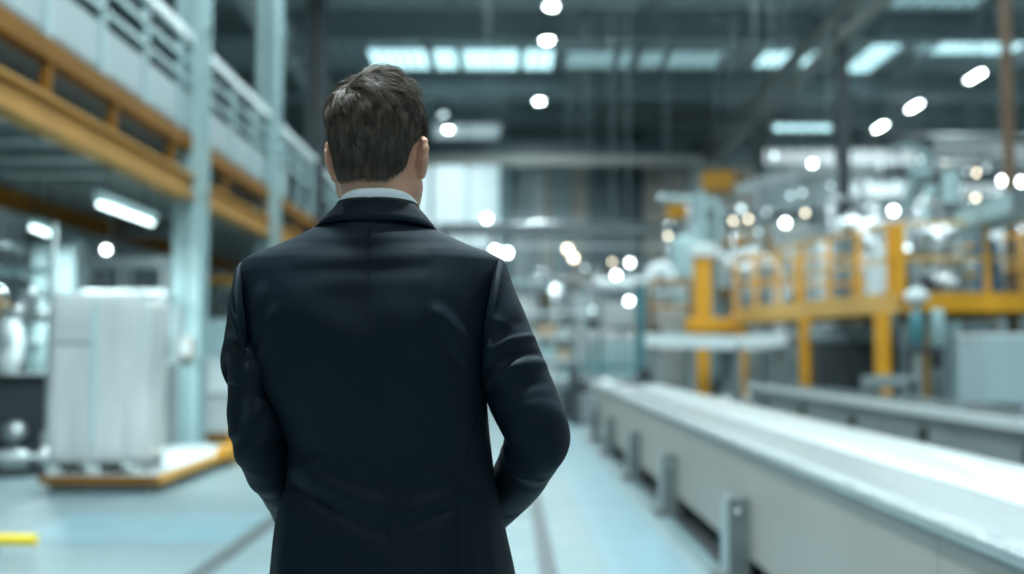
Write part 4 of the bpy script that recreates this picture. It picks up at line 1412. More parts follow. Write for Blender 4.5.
# ------------------------------------------------------------------ glowing discs, added to give the bright spots among the machinery
top = ZC - .1
for px, py, Y, r, m, rod, lb_ in ((487, 219, 26, .075, lens_s, top, 'bright round lamp just above the man\'s right shoulder'), (495, 251, 24, .085, lens_s, top, 'left lamp of the bright pair touching the man\'s right shoulder'), (507, 253, 24, .085, lens_s, top, 'right lamp of the bright pair touching the man\'s right shoulder'),
                                  (567.5, 249, 25, .075, lens_warm, top, 'upper of two warm glowing discs above the rack'), (573.5, 258, 25, .075, lens_warm, top, 'lower of two warm glowing discs above the rack'),
                                  (629.5, 263, 25, .07, lens_s, top, 'upper right glowing disc of the three above the thick white pipe'), (616, 275, 25, .07, lens_s, top, 'lower left glowing disc of the three above the thick white pipe'), (629, 301, 23.6, .07, lens_s, top, 'single white glowing disc beneath the thick white pipe'),
                                  (719, 235, 23.4, .075, lens_s, top, 'bright glowing disc above the start of the white zigzag pipe'), (785, 223, 24, .08, lens_s, top, 'bright glowing disc over the slim tank left of the dark column'), (741, 209, 25, .07, lens_dim, top, 'dimmer glowing disc below the large hoist'),
                                  (774, 156, 29, .08, lens_dim, top, 'teal white lamp high left of the dark column'), (812, 164, 29, .08, lens_s, top, 'bright teal glowing disc high beside the dark column'), (893, 211, 24, .085, lens_s, top, 'bright glowing disc above the platform corner'), (869, 208, 25, .07, lens_dim, top, 'dimmer glowing disc left of the bright one above the platform corner'),
                                  (1002, 181, 24, .085, lens_s, top, 'bright lamp left of the brown column\'s foot'), (1021, 182, 24, .085, lens_s, top, 'bright glowing disc at the right edge beside the brown column'), (107, 250, 14.6, .05, lens_s, 3.6, 'small round lamp below the tubes at left'),
                                  (907, 248, 19.5, .06, lens_dim, 6.5, 'glowing disc hanging between the corner post and the platform vessel'), (444, 115, 41, .10, lens_dim, top, 'faint lamp beside the man\'s head between two others')):
    glow_disc(px, py, Y, r, lb_, m, rod=rod)
for px, py in ((733, 221), (748, 219), (802, 193), (790, 196), (830, 186), (842, 187), (867, 182), (896, 183), (920, 160), (910, 171), (938, 205), (927, 196), (966, 172), (976, 173), (975, 198), (972, 211), (998, 192), (880, 166), (766, 213),
               (805, 213), (832, 208), (850, 214), (955, 190), (1008, 206), (921, 252), (943, 252), (612, 262), (585, 268), (592, 310), (668, 236), (945, 165), (986, 168), (815, 230), (758, 232), (775, 241)):
    glow_disc(px, py, 27 + rng.uniform(-1.5, 2), .036 + .02 * rng.random(), 'small dim glowing disc hanging among the pipes and tanks of the right background', (lens_dim, lens_dim, lens_warm, lens_dim)[int(rng.integers(4))], group='small dim discs on the right', rod=top)  # hung discs added to make the small bright spots here

# lamps nearer than the picture shows, lighting the hall
high_bay(-.35, 2.25, LZ, 'high bay lamp hanging straight above the man', 1750)
for x in (-3.0, 3.4):
    high_bay(x, -4.0, LZ, 'high bay lamp overhead behind the camera', 215, group='rear high bay lamps')
for x in (-3.0, 3.4, 9.5, 15.5):
    for y in (7.5, 14, 20):
        high_bay(x, y, LZ, 'high bay lamp overhead, nearer than the picture shows', 265, group='overhead high bay lamps')
for x, y in ((-1.2, 25.5), (5.2, 25.5), (18.5, 29), (19.0, 36)):
    high_bay(x, y, LZ, 'high bay lamp overhead, between the nearer rows and the round row', 240, group='middle high bay lamps')
# ------------------------------------------------------------------ the person
PY = 1.83
root_x = W(378, 355, PY)[0]
person = empty('person', (root_x, PY, 0), 0,
               'man in a dark navy suit standing with his back turned in the aisle', 'person')
PR = np.array((root_x, PY, 0.0))


def L(px, py, y=0.0):
    return W(px, py, PY + y) - PR


suit = mat('navy wool', (0.0042, 0.0108, 0.0175), rough=0.6, spec=0.17, sheen=0.0, bump=0.10, bscale=900)
suit_dark = mat('navy wool trousers', (0.009, 0.014, 0.022), rough=0.7, spec=0.3, bump=0.10, bscale=900)
skin = mat('skin', (0.74, 0.39, 0.27), rough=0.5, spec=0.4, noise=0.05, nscale=60, bump=0.08, bscale=500, sss=0.25)
cotton = mat('white shirt cotton', (0.88, 0.91, 0.93), rough=0.8, spec=0.2, bump=0.05, bscale=700)
hair_m = mat('brown hair', (0.13, 0.088, 0.066), rough=0.36, spec=0.5)
_nt = hair_m.node_tree
_at = _nt.nodes.new('ShaderNodeAttribute')
_at.attribute_name = 'tone'
_rp = _nt.nodes.new('ShaderNodeValToRGB')
_rp.color_ramp.elements[0].color = (.030, .020, .014, 1)
_rp.color_ramp.elements[1].color = (.25, .18, .135, 1)
_nt.links.new(_at.outputs['Fac'], _rp.inputs['Fac'])
_nt.links.new(_rp.outputs['Color'], _nt.nodes['Principled BSDF'].inputs['Base Color'])
scalp_m = mat('hair roots', (0.05, 0.035, 0.027), rough=0.95, spec=0.05)
leather = mat('black shoe leather', (0.012, 0.010, 0.009), rough=0.3, coat=0.3)
rubber = mat('black rubber', (0.015, 0.015, 0.016), rough=0.8)
iris_m = mat('brown iris', (0.05, 0.03, 0.02), rough=.1)
eye_m = mat('eyeball', (0.75, 0.75, 0.73), rough=0.15)

# ---- body: head, neck, arms, hands and legs in one continuous surface
HO = L(378, 160, 0.005)                  # between the ears
HYAW = R(-13)                            # the head turns a little to his right
HM = np.array(Matrix.Rotation(HYAW, 3, 'Z') @ Matrix.Rotation(R(-2), 3, 'X'))
hf = Frame(HO, HM)

zs = np.concatenate((np.arange(0.03, 0.93, 0.012), np.arange(0.93, 1.16, 0.003),
                     np.arange(1.16, 1.52, 0.009), np.arange(1.52, 1.86, 0.0026)))
body = Solid(np.arange(-0.36, 0.38, 0.0033), np.arange(-0.2, 0.34, 0.0033), zs)
# trunk and legs (inside the clothes)
body.ell((0.0, -.01, 1.36), (.155, .085, .16), .03)
body.ell((0.012, .0, 1.14), (.125, .078, .15), .05)
body.ell((0.02, .0, 0.96), (.14, .085, .11), .05)
for sx in (-1, 1):
    body.chain([(0.02 + sx * .075, 0, .92), (0.02 + sx * .09, .005, .50), (0.02 + sx * .095, -.01, .10)], [.075, .05, .034], .02)
    body.cone((0.02 + sx * .095, -.02, .075), (0.02 + sx * .11, .09, .06), .03, .025, .02)
# neck
nb = L(378, 236, -.018)
body.cone(nb, hf((0, -.020, -.03)), .054, .057, .03)
body.cone(L(378, 236, 0.005), hf((0, .01, -.06)), .05, .048, .03)
for sx in (-1, 1):                       # slope of the shoulders
    body.cone(L(378 + sx * 20, 250, -.01), L(372 + sx * 85, 305, -.01), .035, .035, .03)
# head
body.ell((0, -.012, .048), (.0745, .097, .088), .012, fr=hf)
body.ell((0, .030, -.018), (.0625, .066, .085), .03, fr=hf)
body.ell((0, .052, .035), (.058, .045, .05), .02, fr=hf)
for sx in (-1, 1):
    body.cone((sx * .054, .008, -.045), (sx * .022, .074, -.092), .021, .017, .02, fr=hf)
    body.cone((sx * .046, .062, -.002), (sx * .056, .03, .0), .013, .014, .02, fr=hf)      # cheekbone
    body.cone((sx * .014, .092, .033), (sx * .044, .079, .034), .008, .007, .012, fr=hf)   # brow
body.ell((0, .082, -.094), (.021, .017, .015), .015, fr=hf)
body.cone((0, .096, .022), (0, .113, -.018), .007, .011, .010, fr=hf)
for sx in (-1, 1):
    body.ell((sx * .012, .104, -.020), (.009, .010, .007), .006, fr=hf)
    body.ell((sx * .031, .098, .014), (.015, .013, .010), .008, fr=hf, cut=True)
body.ell((0, .092, -.048), (.024, .010, .006), .006, fr=hf)
body.ell((0, .091, -.059), (.021, .011, .007), .006, fr=hf)
body.ell((0, .104, -.0535), (.022, .006, .0012), .003, fr=hf, cut=True)
for sx in (-1, 1):                       # ears: bowl, rim, lobe
    ex = sx * .0735
    out = np.array((sx * (.62 if sx > 0 else .36), -.78, 0.0))           # the ear stands off to the side and back

    def E(a, h, o_=0.0):
        # a: along the ear's depth (backwards), h: up, o_: off the bowl
        nrm = np.array((sx * .80, .60, 0)) * o_
        return np.array((ex, .002, -.004)) + out * a + np.array((0, -.12 * h, h)) + nrm
    rim = [E(.004, .012), E(.006, .026), E(.014, .033), E(.023, .029), E(.027, .016), E(.0255, .0), E(.019, -.013), E(.010, -.022)]
    body.chain(rim, [.0042, .0044, .0046, .0048, .0048, .0046, .0046, .005], .004, fr=hf)
    body.cone(E(.007, -.021), E(.008, -.027), .0062, .0052, .004, fr=hf)
    body.chain([E(.004, -.016), E(.013, .0), E(.012, .016), E(.008, .026)], [.007, .0078, .0070, .005], .006, fr=hf)
    body.cone(E(.0, -.01), E(.0, .01), .009, .009, .008, fr=hf)
    body.ell(E(.0105, .002, .0115), (.0085, .0085, .012), .003, fr=hf, cut=True)

# arms, folded forward to clasped hands
arm_l = [L(272, 312, -.01), L(262, 430, -.02), L(280, 480, .06), L(296, 504, .155)]
arm_r = [L(475, 312, -.01), L(533, 434, -.02), L(520, 468, .05), L(484, 504, .155)]
for a in (arm_l, arm_r):
    body.chain(a, [.040, .034, .030, .024], .012)
    body.cone(a[0], (a[0] * (.5, 1, 1) + np.array((0, 0, -.02))), .04, .045, .03)
# hands
wl, wr = arm_l[3], arm_r[3]
cen = (wl + wr) / 2 + np.array((.0, .055, -.075))


def hand(w, target, side, roll, curl):
    """palm from the wrist towards target, four fingers and a thumb bending round"""
    d = target - w
    d = d / np.linalg.norm(d)
    n = np.array(roll, float)                     # back of the hand
    n = n - d * (n @ d)
    n /= np.linalg.norm(n)
    s_ = np.cross(d, n) * side                    # towards the thumb
    kn = w + d * .088
    body.chain([w, w + d * .03], [.025, .026], .012)
    for o_, r_ in ((.027, .0125), (.009, .0135), (-.009, .013), (-.026, .0115)):
        body.cone(w + d * .02 + s_ * o_ * .6, kn + s_ * o_, .0155, r_, .008)
    for o_, ln, r_ in ((.029, .040, .0093), (.0097, .045, .0096), (-.0097, .041, .0092), (-.0285, .032, .0082)):
        p = kn + s_ * o_
        pts, rs = [p], [r_ + .0012]
        ang = curl * .35
        for q, fac in enumerate((1.0, .68, .55)):
            ang += curl * (.45, .55, .4)[q]
            p = p + (d * math.cos(ang) - n * math.sin(ang)) * ln * fac
            pts.append(p)
            rs.append(r_ * (1 - .08 * (q + 1)))
        body.chain(pts, rs, .0015)
    t0 = w + d * .028 + s_ * .022
    t1 = t0 + (d * .55 + s_ * .72 - n * .30) * .042
    t2 = t1 + (d * .84 + s_ * .16 - n * .50) * .033
    t3 = t2 + (d * .86 - s_ * .10 - n * .50) * .026
    body.chain([t0, t1, t2, t3], [.0165, .0118, .0102, .0085], .006)


hand(wr, cen + np.array((-.02, .0, -.005)), 1, (.55, .75, .1), 1.0)
hand(wl, cen + np.array((.03, .035, -.01)), -1, (-.35, .9, .15), 1.05)
v, q = body.mesh(1)
body_o = np_mesh('body', v, q, skin, person)
for sx in (-1, 1):
    e = MB().lathe([(0, -.0115)] + [(.0115 * math.cos(a), .0115 * math.sin(a)) for a in np.linspace(-1.4, 1.4, 9)] + [(0, .0115)], n=16)
    eo = e.build('eyeball', eye_m, body_o)
    eo.location = hf((sx * .031, .083, .014))
    ir = MB().lathe([(0, .0), (.0052, .0), (.0054, .0008), (.0, .0012)], (0, 0, 0), 16, 'Y').build('iris', iris_m, body_o)
    ir.location = hf((sx * .031, .0942, .014))
    ir.rotation_euler = (0, 0, HYAW)
for sx in (-1, 1):
    brow = MB()
    brow.tube([hf((sx * x_, y_, z_)) for x_, y_, z_ in ((.015, .1, .037), (.03, .094, .042), (.047, .078, .038))], [.003, .0035, .0015], 8)
    brow.build('eyebrow', hair_m, body_o)


# ---- hair: a close cap and strands in combed locks
def scalp_sdf(p):
    def ell(p, c, r):
        q = p - np.array(c)
        k0 = np.linalg.norm(q / np.array(r), axis=-1)
        k1 = np.linalg.norm(q / np.array(r)**2, axis=-1)
        return k0 * (k0 - 1) / np.maximum(k1, 1e-6)
    d = ell(p, (0, -.012, .048), (.0745, .097, .088))
    a, b = np.array((0, -.022, -.03)), np.array((0, -.028, -.12))
    ba = b - a
    t = np.clip(((p - a) @ ba) / (ba @ ba), 0, 1)
    d2 = np.linalg.norm(p - a - t[..., None] * ba, axis=-1) - .0585
    k = .03
    h = np.clip(.5 + .5 * (d - d2) / k, 0, 1)
    return d * (1 - h) + d2 * h - k * h * (1 - h)


def grad(p, e=1e-3):
    g = np.stack([scalp_sdf(p + np.eye(3)[i] * e) - scalp_sdf(p - np.eye(3)[i] * e) for i in range(3)], -1)
    return g / np.linalg.norm(g, axis=-1, keepdims=True)


def scalp_pt(phi, z):
    """point of the scalp at azimuth phi (0 = back, + = his right) and height parameter z in -0.08..0.136"""
    d = np.stack((np.sin(phi), -np.cos(phi), np.zeros_like(phi)), -1)
    c = np.zeros(phi.shape + (3,))
    c[..., 1] = -.014
    # height is walked along an arc so that the crown is covered evenly
    el = np.clip((z - .02) / .115, -1, 1) * (PI / 2)
    up = np.where(z > .02, np.sin(el), 0)[..., None] * np.array((0, 0, 1.0))
    fl = np.where(z > .02, np.cos(el), 1)[..., None]
    ray = d * fl + up
    c[..., 2] = np.minimum(z, .02)
    t = np.full(phi.shape, .16)
    for _ in range(40):
        t = t - scalp_sdf(c + ray * t[..., None]) * .9
    return c + ray * t[..., None]


def hairline(phi):
    a = np.abs(np.degrees(phi))
    return interp(a, [(0, -.047), (30, -.048), (52, -.036), (70, -.014), (82, .022), (100, .030), (108, .0), (118, .0), (124, .045), (140, .085), (180, .095)])[0]


def hair_len(phi, zz):
    """thickness of the hair over the scalp"""
    top = np.clip((zz - .045) / .06, 0, 1)
    side = np.clip((zz - hairline(phi)) / .05, 0, 1)
    return .0014 + .0066 * side + .0085 * top**1.3


def in_hair(phi, zz):
    return zz > hairline(phi)


ph = np.linspace(-PI, PI, 161)[:-1]
tt = np.linspace(0, 1, 60)
PH, TT = np.meshgrid(ph, tt, indexing='ij')
ZZ = hairline(PH) + (.1352 - hairline(PH)) * TT
pts = scalp_pt(PH, ZZ)
nr = grad(pts)
th = hair_len(PH, ZZ) * .20 * np.clip(TT * 9, 0.05, 1)
lump = .0008 * np.sin(PH * 9 + ZZ * 70) * np.clip((ZZ - .05) / .05, 0, 1)
cap = pts + nr * (th + lump)[..., None]
nP, nT = PH.shape
cf = []
for i in range(nP):
    j = (i + 1) % nP
    for k in range(nT - 1):
        cf.append((i * nT + k, j * nT + k, j * nT + k + 1, i * nT + k + 1))
capv = [hf(p) for p in cap.reshape(-1, 3)]
hv, hfaces = list(capv), [np.array(cf)]

NS, NC, NSEG = 26000, 380, 9


def roots(n):
    u = rng.uniform(-PI, PI, n * 3)
    z = .1352 - (rng.uniform(0, 1, n * 3)**1.25) * .185
    # even spread over the dome: thin out near the pole
    keep = (z > hairline(u)) & (rng.uniform(0, 1, n * 3) < np.clip(np.cos(np.clip((z - .02) / .115, 0, 1) * PI / 2) * 1.2, .12, 1))
    return u[keep][:n], z[keep][:n]


def grow(u, z, ph1, amp, lift, lenf, seed_u):
    p0 = scalp_pt(u, z)
    n0 = grad(p0)
    crown = np.array((-.024, -.062, .118))
    rel = p0 - crown
    flow = rel / (np.linalg.norm(rel, axis=-1, keepdims=True) + .012)
    whirl = np.cross(n0, flow)
    near = np.exp(-(np.linalg.norm(rel, axis=-1) / .05)**2)[:, None]
    top = np.clip((z - .05) / .06, 0, 1)[:, None]
    down = np.array((0, 0, -1.0))
    fl = flow * (.55 + .45 * top) + whirl * (.9 * near + .18 * top) + down * (1 - top) * 1.1 + np.array((.35, .25, 0)) * top * (1 - near)
    fl = fl - n0 * np.sum(fl * n0, -1, keepdims=True)
    fl /= np.linalg.norm(fl, axis=-1, keepdims=True) + 1e-6
    sidew = np.cross(n0, fl)
    T = hair_len(u, z)
    ln = (.004 + T * 2.5 + .022 * top[:, 0]) * lenf
    path = [p0]
    p = p0
    for k in range(NSEG):
        s = (k + .5) / NSEG
        n_ = grad(p)
        g = fl - n_ * np.sum(fl * n_, -1, keepdims=True)
        g /= np.linalg.norm(g, axis=-1, keepdims=True) + 1e-6
        wv = (amp * np.cos(ph1 + s * 6.5))[:, None]
        li = (lift * (1.25 - 1.9 * s))[:, None] * (.5 + .5 * top)
        d = g + sidew * wv * (.3 + top) + n_ * li
        d /= np.linalg.norm(d, axis=-1, keepdims=True)
        p = p + d * (ln / NSEG)[:, None]
        path.append(p)
    return np.stack(path, 1)


cu, cz = roots(NC)
cph, camp, clift, clen = rng.uniform(0, 6.28, NC), rng.uniform(.35, 1.0, NC), rng.uniform(.15, .95, NC), rng.uniform(.75, 1.3, NC)
ctone = rng.uniform(0, 1, NC)**1.3
guide = grow(cu, cz, cph, camp, clift, clen, 0)
su, sz = roots(NS)
sp = scalp_pt(su, sz)
cp = guide[:, 0]
near_i = np.empty(len(su), int)
for i0 in range(0, len(su), 2000):
    near_i[i0:i0 + 2000] = np.argmin(((sp[i0:i0 + 2000, None] - cp[None])**2).sum(-1), 1)
stp = grow(su, sz, cph[near_i] + rng.normal(0, .25, len(su)), camp[near_i] * rng.uniform(.8, 1.2, len(su)),
           clift[near_i] * rng.uniform(.7, 1.25, len(su)), clen[near_i] * rng.uniform(.75, 1.15, len(su)), 1)
sv = np.linspace(0, 1, NSEG + 1)
cl = (np.clip((sz - .0) / .09, .12, 1) * rng.uniform(.2, .65, len(su)))[:, None, None] * (sv**1.1)[None, :, None]
stp = stp * (1 - cl) + guide[near_i] * cl
tg = np.gradient(stp, axis=1)
tg /= np.linalg.norm(tg, axis=-1, keepdims=True) + 1e-9
a1 = np.cross(tg, rng.normal(size=(len(su), 1, 3)))
a1 /= np.linalg.norm(a1, axis=-1, keepdims=True) + 1e-9
a2 = np.cross(tg, a1)
rad = (.00048 * np.clip(1.15 - sv, .18, 1))[None, :, None] * np.where(sz < .02, .75, 1.0)[:, None, None]
tri = [stp + (a1 * math.cos(k * 2.0944) + a2 * math.sin(k * 2.0944)) * rad for k in range(3)]
sver = np.stack(tri, 2)                                   # strand, seg, 3, xyz
n_s = len(su)
base = len(capv)
sverw = HO + sver.reshape(-1, 3) @ HM.T
b0 = np.arange(n_s)[:, None, None] * ((NSEG + 1) * 3) + np.arange(NSEG)[None, :, None] * 3 + np.arange(3)[None, None, :]
b1 = np.arange(n_s)[:, None, None] * ((NSEG + 1) * 3) + np.arange(NSEG)[None, :, None] * 3 + ((np.arange(3) + 1) % 3)[None, None, :]
sf = np.stack((b0, b1, b1 + 3, b0 + 3), -1).reshape(-1, 4) + base
hair_o = np_mesh('hair', np.concatenate((np.array(capv), sverw)), np.concatenate((np.array(cf), sf)), hair_m, person)
hair_o.data.materials.append(scalp_m)
mi = np.zeros(len(hair_o.data.polygons), np.int32)
mi[:len(cf)] = 1
hair_o.data.polygons.foreach_set('material_index', mi)
tone = np.clip(ctone[near_i] * .3 + rng.uniform(0, 1, n_s) * .7 - .1, 0, 1)
tone = np.concatenate((np.full(base, .3), np.repeat(tone, (NSEG + 1) * 3)))
at_ = hair_o.data.attributes.new('tone', 'FLOAT', 'POINT')
at_.data.foreach_set('value', tone.astype(np.float32))


# ---- clothes
def ridge(x, y, p0, p1, w, amp, soft=12.0):
    """fold along a line p0-p1, in photograph pixels at the man's distance, fading at both ends"""
    p0, p1 = np.array(p0, float), np.array(p1, float)
    d = p1 - p0
    ln = np.linalg.norm(d)
    d /= ln
    t = (x - p0[0]) * d[0] + (y - p0[1]) * d[1]
    o = -(x - p0[0]) * d[1] + (y - p0[1]) * d[0]
    fade = 1 / (1 + np.exp(-t / soft * 4 + 2)) / (1 + np.exp((t - ln) / soft * 4 + 2))
    return amp * fade * np.exp(-(o / w)**2)


# jacket shell: rings from the hem to the neck; rows are (row in the photograph, left, right, back depth, front depth, squareness)
JT = [(205, 340, 416, .080, .030, 2.0), (216, 333, 421, .098, .045, 1.85), (228, 320, 431, .1075, .062, 1.75), (238, 301, 448, .112, .075, 1.75), (248, 278, 470, .1155, .082, 1.75),
      (256, 257, 491, .118, .088, 1.8), (263, 245, 500, .120, .092, 1.85), (275, 241, 501, .123, .098, 1.95), (300, 244, 497, .130, .110, 2.15),
      (340, 254, 489, .136, .122, 2.35), (385, 265, 484, .133, .126, 2.4), (420, 282, 486, .124, .124, 2.3), (450, 291.5, 489, .115, .122, 2.25),
      (480, 290, 493, .113, .122, 2.25), (505, 282, 498, .118, .124, 2.25), (530, 278, 503, .125, .127, 2.25), (574, 274, 512, .137, .130, 2.25),
      (640, 268, 522, .146, .132, 2.25), (690, 264, 528, .150, .132, 2.25)]
NU, NV = 420, 400
rows = np.concatenate((np.linspace(690, 575, 50), np.linspace(574, 275, 230), np.linspace(274, 205, 120)))
Lx, Rx, bd, fd, ex = interp(rows, JT)
u = np.linspace(0, 2 * PI, NU, endpoint=False)            # 0 = back
cc, ss = np.cos(u)[None], np.sin(u)[None]
e_ = (2 / ex)[:, None]
sx_ = np.sign(ss) * np.abs(ss)**e_
cy_ = np.sign(cc) * np.abs(cc)**e_
px_ = (Lx + Rx)[:, None] / 2 + (Rx - Lx)[:, None] / 2 * sx_
py_ = np.repeat(rows[:, None], NU, 1)
yy_ = -np.where(cy_ > 0, bd[:, None], fd[:, None]) * cy_
# a slack small of the back: shoulder blades stand out either side of the spine
bladeL = np.exp(-((px_ - 318) / 42)**2 - ((py_ - 320) / 48)**2)
bladeR = np.exp(-((px_ - 432) / 42)**2 - ((py_ - 318) / 48)**2)
back = np.clip(cy_ * 1.6, 0, 1)
dis = .008 * (bladeL + bladeR) - .004 * np.exp(-((px_ - 378) / 16)**2) * np.clip((430 - py_) / 100, 0, 1)
for a in [((318, 246), (440, 245), 6, .0016), ((298, 267), (440, 263), 8, .0026), ((320, 288), (440, 285), 9, .0016),
          ((276, 285), (262, 350), 6.5, .0068), ((292, 306), (266, 368), 4.0, .0040), ((256, 285), (252, 340), 4, -.003),
          ((436, 308), (482, 356), 6, .0075), ((450, 330), (481, 385), 4.5, .0035), ((426, 322), (470, 372), 6, -.0034),
          ((270, 380), (300, 440), 9, .0030), ((476, 385), (470, 440), 6, .0022),
          ((293, 468), (338, 452), 6.5, .0078), ((292, 474), (350, 506), 5, -.0062), ((306, 466), (400, 500), 8.5, .0085), ((320, 492), (400, 526), 6.5, -.0055),
          ((466, 484), (412, 502), 8.0, .0080), ((462, 476), (424, 462), 7, .0050), ((466, 496), (415, 516), 5, -.0050), ((470, 488), (502, 520), 4.5, .0055),
          ((462, 490), (461, 600), 3.5, -.0030), ((472, 500), (476, 600), 6, .0032), ((486, 500), (500, 600), 5, .0028), ((448, 510), (440, 600), 9, .0028),
          ((300, 490), (288, 600), 8, .0034), ((330, 515), (326, 610), 12, .0026), ((285, 500), (279, 600), 4, -.002),
          ((480, 400), (462, 488), 2.2, -.0022), ((484, 415), (478, 480), 4, .0022), ((350, 380), (410, 440), 16, .0022), ((400, 440), (350, 470), 12, .0022)]:
    dis = dis + ridge(px_, py_, *a)
# centre back seam, side panel seams, shallow grooves
seamx = interp(py_[:, 0], [(205, 378), (300, 377), (400, 380), (480, 390), (574, 402), (690, 408)])[0][:, None]
dis = dis - .0011 * np.exp(-((px_ - seamx) / 1.3)**2) * np.clip((py_ - 232) / 6, 0, 1)
dis = dis + .0008 * np.exp(-((px_ - seamx - 3.5) / 2.5)**2)
wob = .0012 * np.sin(px_ * .055 + py_ * .03) * np.sin(py_ * .045 + 1.3) + .0004 * np.sin(px_ * .09 - py_ * .11)
yy_ = yy_ - (dis + wob) * back
jv = np.empty((NV, NU, 3))
d_ = np.stack(((px_ - 512) / F, -(py_ - 287) / F, -np.ones_like(px_)), -1) @ _M.T
dep = PY + np.zeros_like(yy_)
jv[:] = CAM + d_ * (dep / d_[..., 1])[..., None] - PR      # outline taken at the body's middle
jv[..., 1] = yy_
# hang the skirt folds round the front as well
jv[..., 0] += .002 * np.sin(u * 9)[None] * np.clip((py_ - 500) / 90, 0, 1)
vv = jv.reshape(-1, 3)
fa = []
ii = np.arange(NV - 1)[:, None] * NU
jj = np.arange(NU)[None]
kk = (np.arange(NU)[None] + 1) % NU
fq = np.stack((ii + jj, ii + jj + NU, ii + kk + NU, ii + kk), -1).reshape(-1, 4)
jacket = np_mesh('jacket', vv, fq, suit, person)
sol = jacket.modifiers.new('thickness', 'SOLIDIFY')
sol.thickness = .004
sol.offset = -1


# sleeves: rows are (outer point, inner point, depth of the middle, half depth)
def sleeve(keys, folds, seed, nv=260, nu=120):
    K = np.array([[*o, *i, y, d] for o, i, y, d in keys], float)
    kt = np.concatenate(([0], np.cumsum(np.linalg.norm(np.diff((K[:, :2] + K[:, 2:4]) / 2, axis=0), axis=1) + np.abs(np.diff(K[:, 4])) * 300 + 3)))
    kt /= kt[-1]
    t = np.linspace(0, 1, nv)
    ox, oy, ix, iy, yc, hd = interp(t, np.column_stack((kt, K)))
    O = np.array([L(a, b, c) for a, b, c in zip(ox, oy, yc)])
    I = np.array([L(a, b, c) for a, b, c in zip(ix, iy, yc)])
    C = (O + I) / 2
    A = (O - I) / 2
    T = np.gradient(C, axis=0)
    T /= np.linalg.norm(T, axis=1, keepdims=True)
    Vd = np.cross(T, A)
    Vd /= np.linalg.norm(Vd, axis=1, keepdims=True)
    w0 = np.clip(1 - t / .18, 0, 1)[:, None]
    Vd = Vd * (1 - w0) + w0 * np.sign(Vd[:, 1:2]) * np.array((0, 1.0, 0))
    Vd /= np.linalg.norm(Vd, axis=1, keepdims=True)
    Vd *= np.sign(-Vd[nv // 4, 1])                # + = the back
    th = np.linspace(0, 2 * PI, nu, endpoint=False)
    c, s = np.cos(th), np.sin(th)
    c = np.sign(c) * np.abs(c)**.92
    s = np.sign(s) * np.abs(s)**.92
    P = C[:, None] + A[:, None] * c[None, :, None] + (Vd * hd[:, None])[:, None] * s[None, :, None]
    N = A[:, None] / np.linalg.norm(A, axis=1)[:, None, None] * c[None, :, None] + Vd[:, None] * s[None, :, None]
    X = ox[:, None] * .5 * (1 + c) + ix[:, None] * .5 * (1 - c)
    Y = oy[:, None] * .5 * (1 + c) + iy[:, None] * .5 * (1 - c)
    g = np.random.default_rng(seed)
    dz = np.zeros_like(X)
    bk = np.clip(s * 2.0 + .35, 0, 1)[None]
    for f_ in folds:
        dz = dz + ridge(X, Y, *f_, 8.0) * bk
    for _ in range(16):                           # slack cloth: oblique rolls round the arm
        t0, th0, sl, w, am = g.uniform(.15, .95), g.uniform(0, 6.28), g.uniform(-.08, .08), g.uniform(.022, .045), g.uniform(-.002, .0028)
        ph_ = np.cos(th[None] - th0)
        dz = dz + am * np.exp(-((t[:, None] - t0 - sl * np.sin(th[None] - th0)) / w)**2) * np.clip(ph_ + .3, 0, 1)
    dz = dz * np.clip(t / .04, 0, 1)[:, None]
    P = P + N * dz[..., None]
    # rounded sleeve head closes the start inside the jacket, the cuff turns in at the end
    pre = C[0] + (P[0] - C[0]) * .80 - T[0] * .006
    post1 = C[-1] + (P[-1] - C[-1]) * .93
    post2 = C[-1] + (P[-1] - C[-1]) * .90 - T[-1] * .03
    P = np.concatenate((pre[None], P, post1[None], post2[None]))
    m = len(P)
    i_ = np.arange(m - 1)[:, None] * nu
    j_ = np.arange(nu)[None]
    k_ = (j_ + 1) % nu
    return P.reshape(-1, 3), np.stack((i_ + j_, i_ + k_, i_ + k_ + nu, i_ + j_ + nu), -1).reshape(-1, 4)


kr = [((500, 258), (478, 380), .0, .082), ((505, 262), (480, 384), .0, .086), ((513, 285), (481, 388), -.002, .086), ((524, 313), (483, 392), -.004, .083),
      ((537, 343), (486, 398), -.008, .078), ((546, 366), (489, 407), -.014, .074), ((558, 394), (494, 420), -.02, .070), ((567, 422), (501, 431), -.026, .067),
      ((569, 437), (504, 438), -.022, .064), ((563, 453), (503, 446), -.004, .060), ((549, 477), (495, 466), .045, .054), ((530, 503), (486, 480), .105, .048),
      ((508, 525), (470, 492), .16, .044)]
kl = [((243, 262), (262, 376), .0, .080), ((239, 268), (261, 380), .0, .084), ((233, 288), (261, 384), -.002, .084), ((228, 312), (262, 388), -.004, .081),
      ((224.5, 337), (265, 393), -.008, .076), ((228, 356), (269, 402), -.014, .072), ((228, 384), (277, 415), -.02, .068), ((229, 408), (286, 428), -.026, .066),
      ((233, 431), (287, 436), -.022, .063), ((242, 462), (290, 449), .004, .059), ((259, 495), (300, 468), .06, .053), ((269, 512), (306, 480), .11, .047),
      ((276, 525), (314, 494), .15, .043)]
fr_ = [((486, 352), (540, 338), 4.5, .0055), ((484, 368), (546, 356), 5.0, -.0050), ((484, 388), (550, 364), 5.5, .0060), ((486, 318), (520, 332), 4, .003), ((488, 338), (530, 322), 5, -.0025),
       ((490, 400), (552, 384), 6, -.003), ((500, 440), (552, 456), 3.5, .0045), ((502, 450), (546, 466), 3.5, -.0035), ((504, 432), (560, 440), 5, .003), ((490, 505), (530, 496), 2.5, .0025), ((488, 511), (528, 503), 2, -.0018)]
